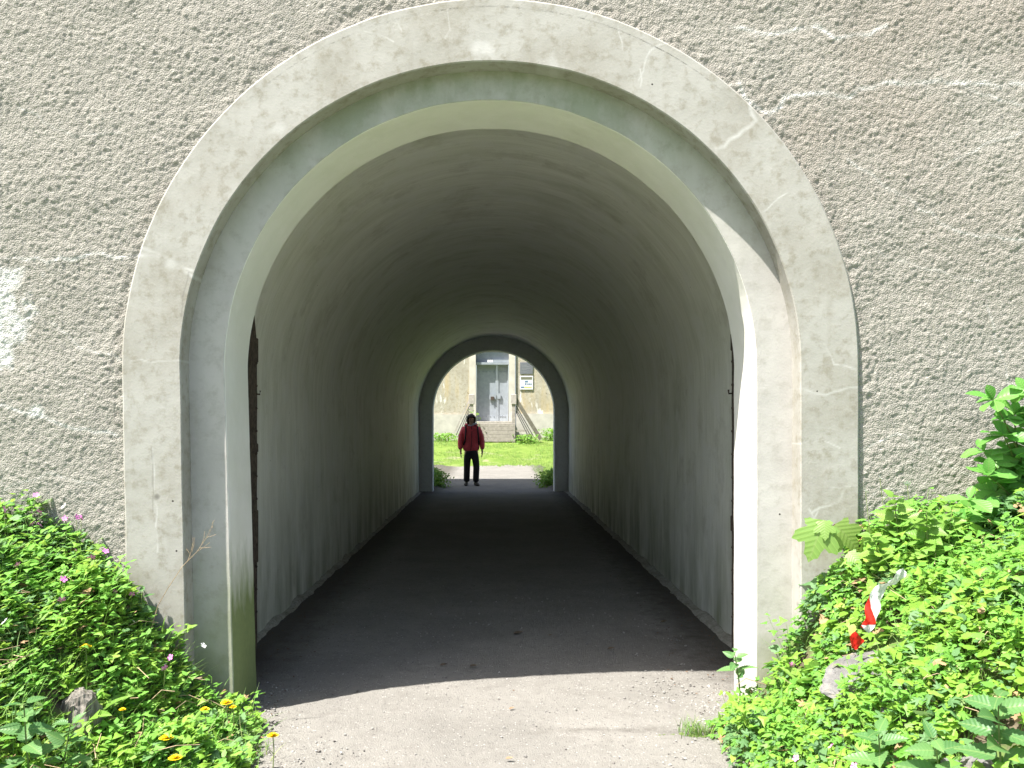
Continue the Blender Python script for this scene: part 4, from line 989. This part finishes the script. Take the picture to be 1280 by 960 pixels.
# ------------------------------------------------------------------ barrier tape
def m_tape():
    t = NT('barrier_tape'); uv = t.n('ShaderNodeUVMap').outputs[0]; x, y, z = t.xyz(uv)
    k = t.math('PINGPONG', t.math('ADD', x, t.math('MULTIPLY', y, .35)), 1.0)
    c = t.mix(t.math('GREATER_THAN', k, .36), (.75, .03, .02), (.80, .80, .82)); return t.pbr(c, .35, t.bump(t.noise(50, 3), .004, .5), spec=.5, transl=(.25, c))
M['tape'] = m_tape()
def tape():
    # centre line in pixels (x, y, u coordinate of the stripes, depth offset, width, twist)
    pts = [(1131, 713, .55, .0, .020, .9), (1125, 719, .62, -.01, .026, .6), (1118, 726, .95, .0, .022, .3), (1110, 731, 1.2, .015, .012, .1), (1101, 736, 1.35, .0, .030, .5), (1094, 748, 1.47, -.02, .040, .9),
           (1090, 762, 1.62, -.02, .038, 1.1), (1088, 776, 1.85, -.01, .032, 1.0), (1083, 786, 2.05-.6, .0, .030, .8), (1076, 793, 1.98, .01, .034, .7), (1070, 801, 2.02, .0, .044, .6), (1067, 811, 2.1, .01, .014, .5)]
    t = None; V = []; uv = []
    P = []
    for (x, y, u, dy, wd, tw_) in pts:
        q = at(x, y, .22); P.append((Vector((q.x, q.y, q.z))+Vector((0, dy, 0)), u, wd, tw_))
    Y0 = sum(p[0].y for p in P)/len(P)
    P = [(px(a[0], a[1], .5*p.y+.5*Y0), u, wd, tw_) for a, (p, u, wd, tw_) in zip(pts, P)]
    # resample smoothly
    out = []
    for i in range(len(P)-1):
        for k in range(4):
            s_ = k/4; out.append(tuple(P[i][j]*(1-s_)+P[i+1][j]*s_ for j in range(4)))
    out.append(P[-1]); B = out[-1][0].copy()
    for i, (p, u, wd, tw_) in enumerate(out):
        d = (out[min(i+1, len(out)-1)][0]-out[max(i-1, 0)][0]).normalized()
        side = d.cross(Vector((0, -1, 0))).normalized()
        side = (side*math.sin(1.0+.3*tw_)+Vector((0, -1, .3)).normalized()*math.cos(1.0+.5*tw_)).normalized()
        for j in range(5):
            v = j/4-.5; V.append(p-B+side*v*wd*1.7+Vector((0, -1, 0))*.006*math.sin(j*1.9+i*.9)); uv.append((u, v))
    t = thing('barrier_tape', 'torn strip of red and white barrier tape caught in the weeds on the right bank', 'tape', B)
    V = np.array([v[:] for v in V]).reshape(len(out), 5, 3); uv = np.array(uv).reshape(len(out), 5, 2)
    for i0, i1 in ((0, 34), (37, len(out))):
        n = i1-i0; link('tape_strip', np_mesh('tape_strip', V[i0:i1].reshape(-1, 3), grid_faces(n, 5), M['tape'], True, None, uv[i0:i1].reshape(-1, 2)), t)
tape()

# ------------------------------------------------------------------ gravel and litter on the path
def pebbles():
    r = np.random.default_rng(31)
    X = r.uniform(-1.32, 1.32, 26000); Y = 3.3+r.random(26000)**1.3*4.5
    ed = np.clip((np.abs(X+.03)-.55)/.6, 0, 1)**1.5; pr = .05+.9*ed*np.clip((5.3-Y)/.8, .06, 1)
    pr = np.where((Y > 4.4), pr*.8, pr)*np.clip(.5+1.6*fbm(X*2.2, Y*2.2, 0, 3, 500), .1, 1.5)
    k = r.random(len(X)) < pr; X, Y = X[k], Y[k]; n = len(X)
    bm = bmesh.new(); bmesh.ops.create_icosphere(bm, subdivisions=1, radius=1); T = np.array([v.co[:] for v in bm.verts]); Fc = [[v.index for v in f.verts] for f in bm.faces]; bm.free()
    T = T*(1+.3*(r.random((len(T), 1))-.5)); s = .0022+.006*r.random(n)**2.2
    V, Fq = batch(T, Fc, np.stack([X, Y, .007+s*.3], -1), r.uniform(0, 6.3, n), r.normal(0, .3, n), r.normal(0, .3, n), np.stack([s*1.3, s, s*.65], -1))
    t = NT('pebble'); a = t.attr('tint'); c = t.mix(t.ramp(a, 0, .6), (.12, .11, .10), (.26, .25, .23)); c = t.mix(t.ramp(a, .90, .94), c, (.40, .39, .37))
    o = link('gravel', np_mesh('gravel', V, Fq, t.pbr(c, .85, spec=.2), False, {'tint': np.repeat(r.random(n), len(T))})); tag(o, 'small pale and dark gravel stones scattered over the path', 'gravel', kind='stuff')
pebbles()
def litter():
    r = np.random.default_rng(41); n = 7000; X = r.uniform(-1.62, 1.62, n); Y = 3.5+r.random(n)*6.5
    k = (r.random(n) < np.clip((np.abs(X)-.95)/.6, .012, 1)**1.3) & (np.abs(X) < np.where(Y < 4.7, 1.33, 1.62)); X, Y = X[k], Y[k]; n = len(X)
    V, Fc = batch(*TP['ov2'], np.stack([X, Y, np.full(n, .013)+.006*r.random(n)], -1), r.uniform(0, 6.3, n), r.normal(0, .15, n), r.normal(0, .3, n), r.uniform(.006, .02, n))
    o = link('leaf_litter', np_mesh('leaf_litter', V, Fc, simple('leaf_litter', (.12, .075, .045), .9, 0, .4, 9), False)); tag(o, 'brown crumbs of leaf litter scattered along the path edges', 'leaf litter', kind='stuff')
litter()
M['deadleaf'] = simple('dead_leaf', (.10, .075, .05), .9, 0, .4, 60, .002); M['deadleaf2'] = simple('brown_leaf', (.28, .16, .09), .8, 0, .3, 60, .002)
for i, (x, y, s, mt_, lb) in enumerate(((648, 795, .07, 'deadleaf', 'flat dark leaf lying in the middle of the tunnel floor'), (555, 835, .05, 'deadleaf', 'dark curled leaf just inside the shadow edge, left of centre'), (592, 836, .05, 'deadleaf', 'thin brown leaf right beside the dark curled leaf'),
        (764, 814, .05, 'deadleaf', 'dark leaf near the right side of the shaded floor'), (637, 953, .035, 'deadleaf2', 'reddish brown leaf at the bottom centre of the path'), (688, 797, .03, 'deadleaf', 'small dark leaf right of the flat leaf in the tunnel'),
        (640, 890, .03, 'deadleaf2', 'brown leaf scrap on the sunlit middle of the path'), (830, 780, .05, 'deadleaf', 'dark leaf by the right wall ledge in the tunnel'), (405, 690, .06, 'deadleaf', 'dark leaf by the left wall ledge in the tunnel'))):
    Y = F*EYE/(y-CY); me = leaf_mesh('nettle', 'dead_leaf', M[mt_], -.25, .6); o = link('dead_leaf', me); o.location = ((x-CX)*Y/F-s*.5, Y, .016); o.scale = (s, s, s); o.rotation_euler = (.1, 0, random.uniform(-.4, .4)); tag(o, lb, 'dead leaf', 'dead leaves on the path')

# ------------------------------------------------------------------ the walker
def skin(name, pts, edges, mat, parent, sub=2, root=0):
    me = bpy.data.meshes.new(name); me.from_pydata([p[:3] for p in pts], edges, []); me.update(); me.materials.append(mat)
    o = link(name, me, parent); md = o.modifiers.new('skin', 'SKIN'); md.use_smooth_shade = True
    if not me.skin_vertices: raise RuntimeError('no skin layer')
    sv = me.skin_vertices[0].data
    for i, p in enumerate(pts):
        rx = p[3]; ry = p[4] if len(p) > 4 else p[3]; sv[i].radius = (rx, ry); sv[i].use_root = (i == root)
    s = o.modifiers.new('sub', 'SUBSURF'); s.levels = sub; s.render_levels = sub
    return o
def person():
    loc = px(589, 608, 20.2); t = thing('person', 'person in a dark red hooded jacket and black trousers standing in the far tunnel mouth', 'person', (loc.x, loc.y, .018)); t.rotation_euler = (0, 0, .14)
    mk = lambda n, c, r=.8: simple(n, c, r, 0, .15, 25, .004)
    sk = mk('skin_tone', (.48, .28, .20), .6); ja = mk('red_jacket', (.74, .09, .12), .6); tr = mk('black_trousers', (.03, .03, .034)); sh = mk('dark_shoe', (.05, .045, .04)); ha = mk('dark_hair', (.025, .018, .014), .6); st_ = mk('backpack_strap', (.03, .02, .025)); hl = mk('pale_hood_lining', (.45, .45, .50))
    # body: one continuous surface from head to ankles, fingers included (front is -y, towards the tunnel)
    P = [(0, 0, .93, .14, .10), (0, 0, 1.15, .12, .09), (0, 0, 1.36, .16, .09), (0, -.005, 1.46, .055, .055), (0, -.015, 1.53, .055, .06), (0, -.02, 1.60, .078, .092), (0, -.01, 1.675, .062, .075)]
    E = [(0, 1), (1, 2), (2, 3), (3, 4), (4, 5), (5, 6)]
    def add(p, par): P.append(p); E.append((par, len(P)-1)); return len(P)-1
    for sx, off in ((-1, 0.0), (1, .0)):
        hpt = add((sx*.10, 0, .84, .085, .085), 0); fo = -.07 if sx > 0 else .02; k = add((sx*.102+(.02 if sx > 0 else 0), -.01+fo*.8, .48, .058, .06), hpt); add((sx*.108, .005+fo, .10, .038, .042), k)
        s_ = add((sx*.18, 0, 1.38, .06, .06), 2); e = add((sx*.245, .01, 1.10, .042, .042), s_); wr = add((sx*.262, -.05, .86, .028, .024), e); pm = add((sx*.267, -.06, .80, .020, .034), wr)
        for j, (fy, fl) in enumerate(((-.030, .070), (-.010, .080), (.010, .075), (.028, .060))):
            a = add((sx*.265, -.06+fy, .765, .009), pm); b = add((sx*.257, -.065+fy, .765-fl*.5, .008), a); add((sx*.245, -.066+fy, .765-fl, .007), b)
        th_ = add((sx*.247, -.095, .80, .010), pm); add((sx*.237, -.105, .765, .008), th_)
    body = skin('body', P, E, sk, t)
    f = MB(); f.ball((0, -.108, 1.592), .016, (.7, 1, 1.3)); f.build('nose', sk, body, True)
    for s_ in (-1, 1):
        MB().ball((s_*.030, -.098, 1.612), .010, (1.2, .6, .8)).build('eye', ha, body, True)
        MB().ball((s_*.078, -.01, 1.60), .022, (.4, .8, 1.2)).build('ear', sk, body, True)
    MB().ball((0, -.098, 1.552), .014, (1.9, .5, .45)).build('mouth', simple('lips', (.22, .08, .07)), body, True)
    # hair
    bm = bmesh.new(); bmesh.ops.create_uvsphere(bm, u_segments=20, v_segments=14, radius=1)
    for v in bm.verts:
        c = v.co.copy(); n = 1+.05*math.sin(c.x*9+c.z*7)*math.cos(c.y*8)
        v.co = Vector((c.x*.122*n, c.y*.125*n+.008, c.z*.135*n+1.615))
        if c.y < -.25 and c.z < .30 and abs(c.x) < .66: v.co = Vector((v.co.x, -.02, v.co.z))
    me = bpy.data.meshes.new('hair'); bm.to_mesh(me); bm.free(); me.materials.append(ha); link('hair', me, t)
    # jacket
    J = [(0, .01, .80, .235, .16), (0, .01, .98, .225, .16), (0, .01, 1.18, .215, .16), (0, .01, 1.34, .20, .14), (0, .01, 1.44, .12, .10), (0, .01, 1.49, .075, .07)]; JE = [(0, 1), (1, 2), (2, 3), (3, 4), (4, 5)]
    for sx in (-1, 1):
        i = len(J); J += [(sx*.18, .01, 1.37, .095, .09), (sx*.235, .02, 1.22, .085, .085), (sx*.258, .015, 1.08, .080, .08), (sx*.270, -.03, .95, .070, .068), (sx*.268, -.05, .875, .052, .052)]
        JE += [(3, i), (i, i+1), (i+1, i+2), (i+2, i+3), (i+3, i+4)]
    jk = skin('jacket', J, JE, ja, t, 2, 2)
    MB().tube([(-.03, -.145, .84), (-.005, -.152, 1.1), (0, -.14, 1.3), (0, -.09, 1.46)], .006).build('zip', st_, jk)
    # hood lying round the neck, pale lining on one side
    m = MB(); m.tube([(-.10, -.05, 1.45), (-.115, .03, 1.48), (-.06, .12, 1.48), (.06, .12, 1.48), (.125, .03, 1.48), (.11, -.06, 1.46)], .045, 8); m.build('hood', ja, t, True)
    MB().tube([(.03, -.10, 1.485), (.085, -.085, 1.505), (.12, -.03, 1.515)], .026, 7).build('hood_lining', hl, t, True)
    MB().tube([(-.085, -.085, 1.475), (-.04, -.11, 1.462), (.02, -.11, 1.467)], .015, 7).build('collar_lining', hl, t, True)
    for sx in (-1, 1):
        MB().tube([(sx*.13, .10, 1.43), (sx*.14, .0, 1.475), (sx*.145, -.10, 1.41), (sx*.15, -.155, 1.28), (sx*.165, -.145, 1.12), (sx*.185, -.05, 1.00)], .020, 6).build('backpack_strap', st_, t, True)
    MB().box(-.16, .16, .15, .30, 1.02, 1.46, .04).build('backpack', st_, t)
    # trousers
    T = [(0, 0, .92, .15, .115), (0, 0, .83, .15, .12)]; TE = [(0, 1)]
    for sx in (-1, 1):
        i = len(T); fo = -.07 if sx > 0 else .02; T += [(sx*.095, fo*.3, .72, .092, .10), (sx*.102+(.02 if sx > 0 else 0), -.01+fo*.8, .46, .080, .085), (sx*.108, fo, .18, .072, .082), (sx*.110, fo, .075, .072, .085)]
        TE += [(1, i), (i, i+1), (i+1, i+2), (i+2, i+3)]
    skin('trousers', T, TE, tr, t, 2)
    for sx in (-1, 1):
        m = MB(); V = []; 
        for (y, w_, z0, h) in ((.10, .035, .0, .09), (.06, .042, .0, .10), (-.03, .045, 0, .095), (-.10, .050, 0, .065), (-.15, .042, 0, .048), (-.175, .02, .005, .03)):
            for k in range(8):
                a = 2*PI*k/8; V.append(Vector((sx*.118+sx*(-y)*.18+w_*math.cos(a), y+(-.07 if sx > 0 else .02), z0+h*.5+h*.5*math.sin(a))))
        Fc = [(i*8+k, i*8+(k+1) % 8, i*8+8+(k+1) % 8, i*8+8+k) for i in range(5) for k in range(8)]+[tuple(range(8))[::-1], tuple(40+k for k in range(8))]
        m.add(V, Fc).build('shoe', sh, t, True)
person()
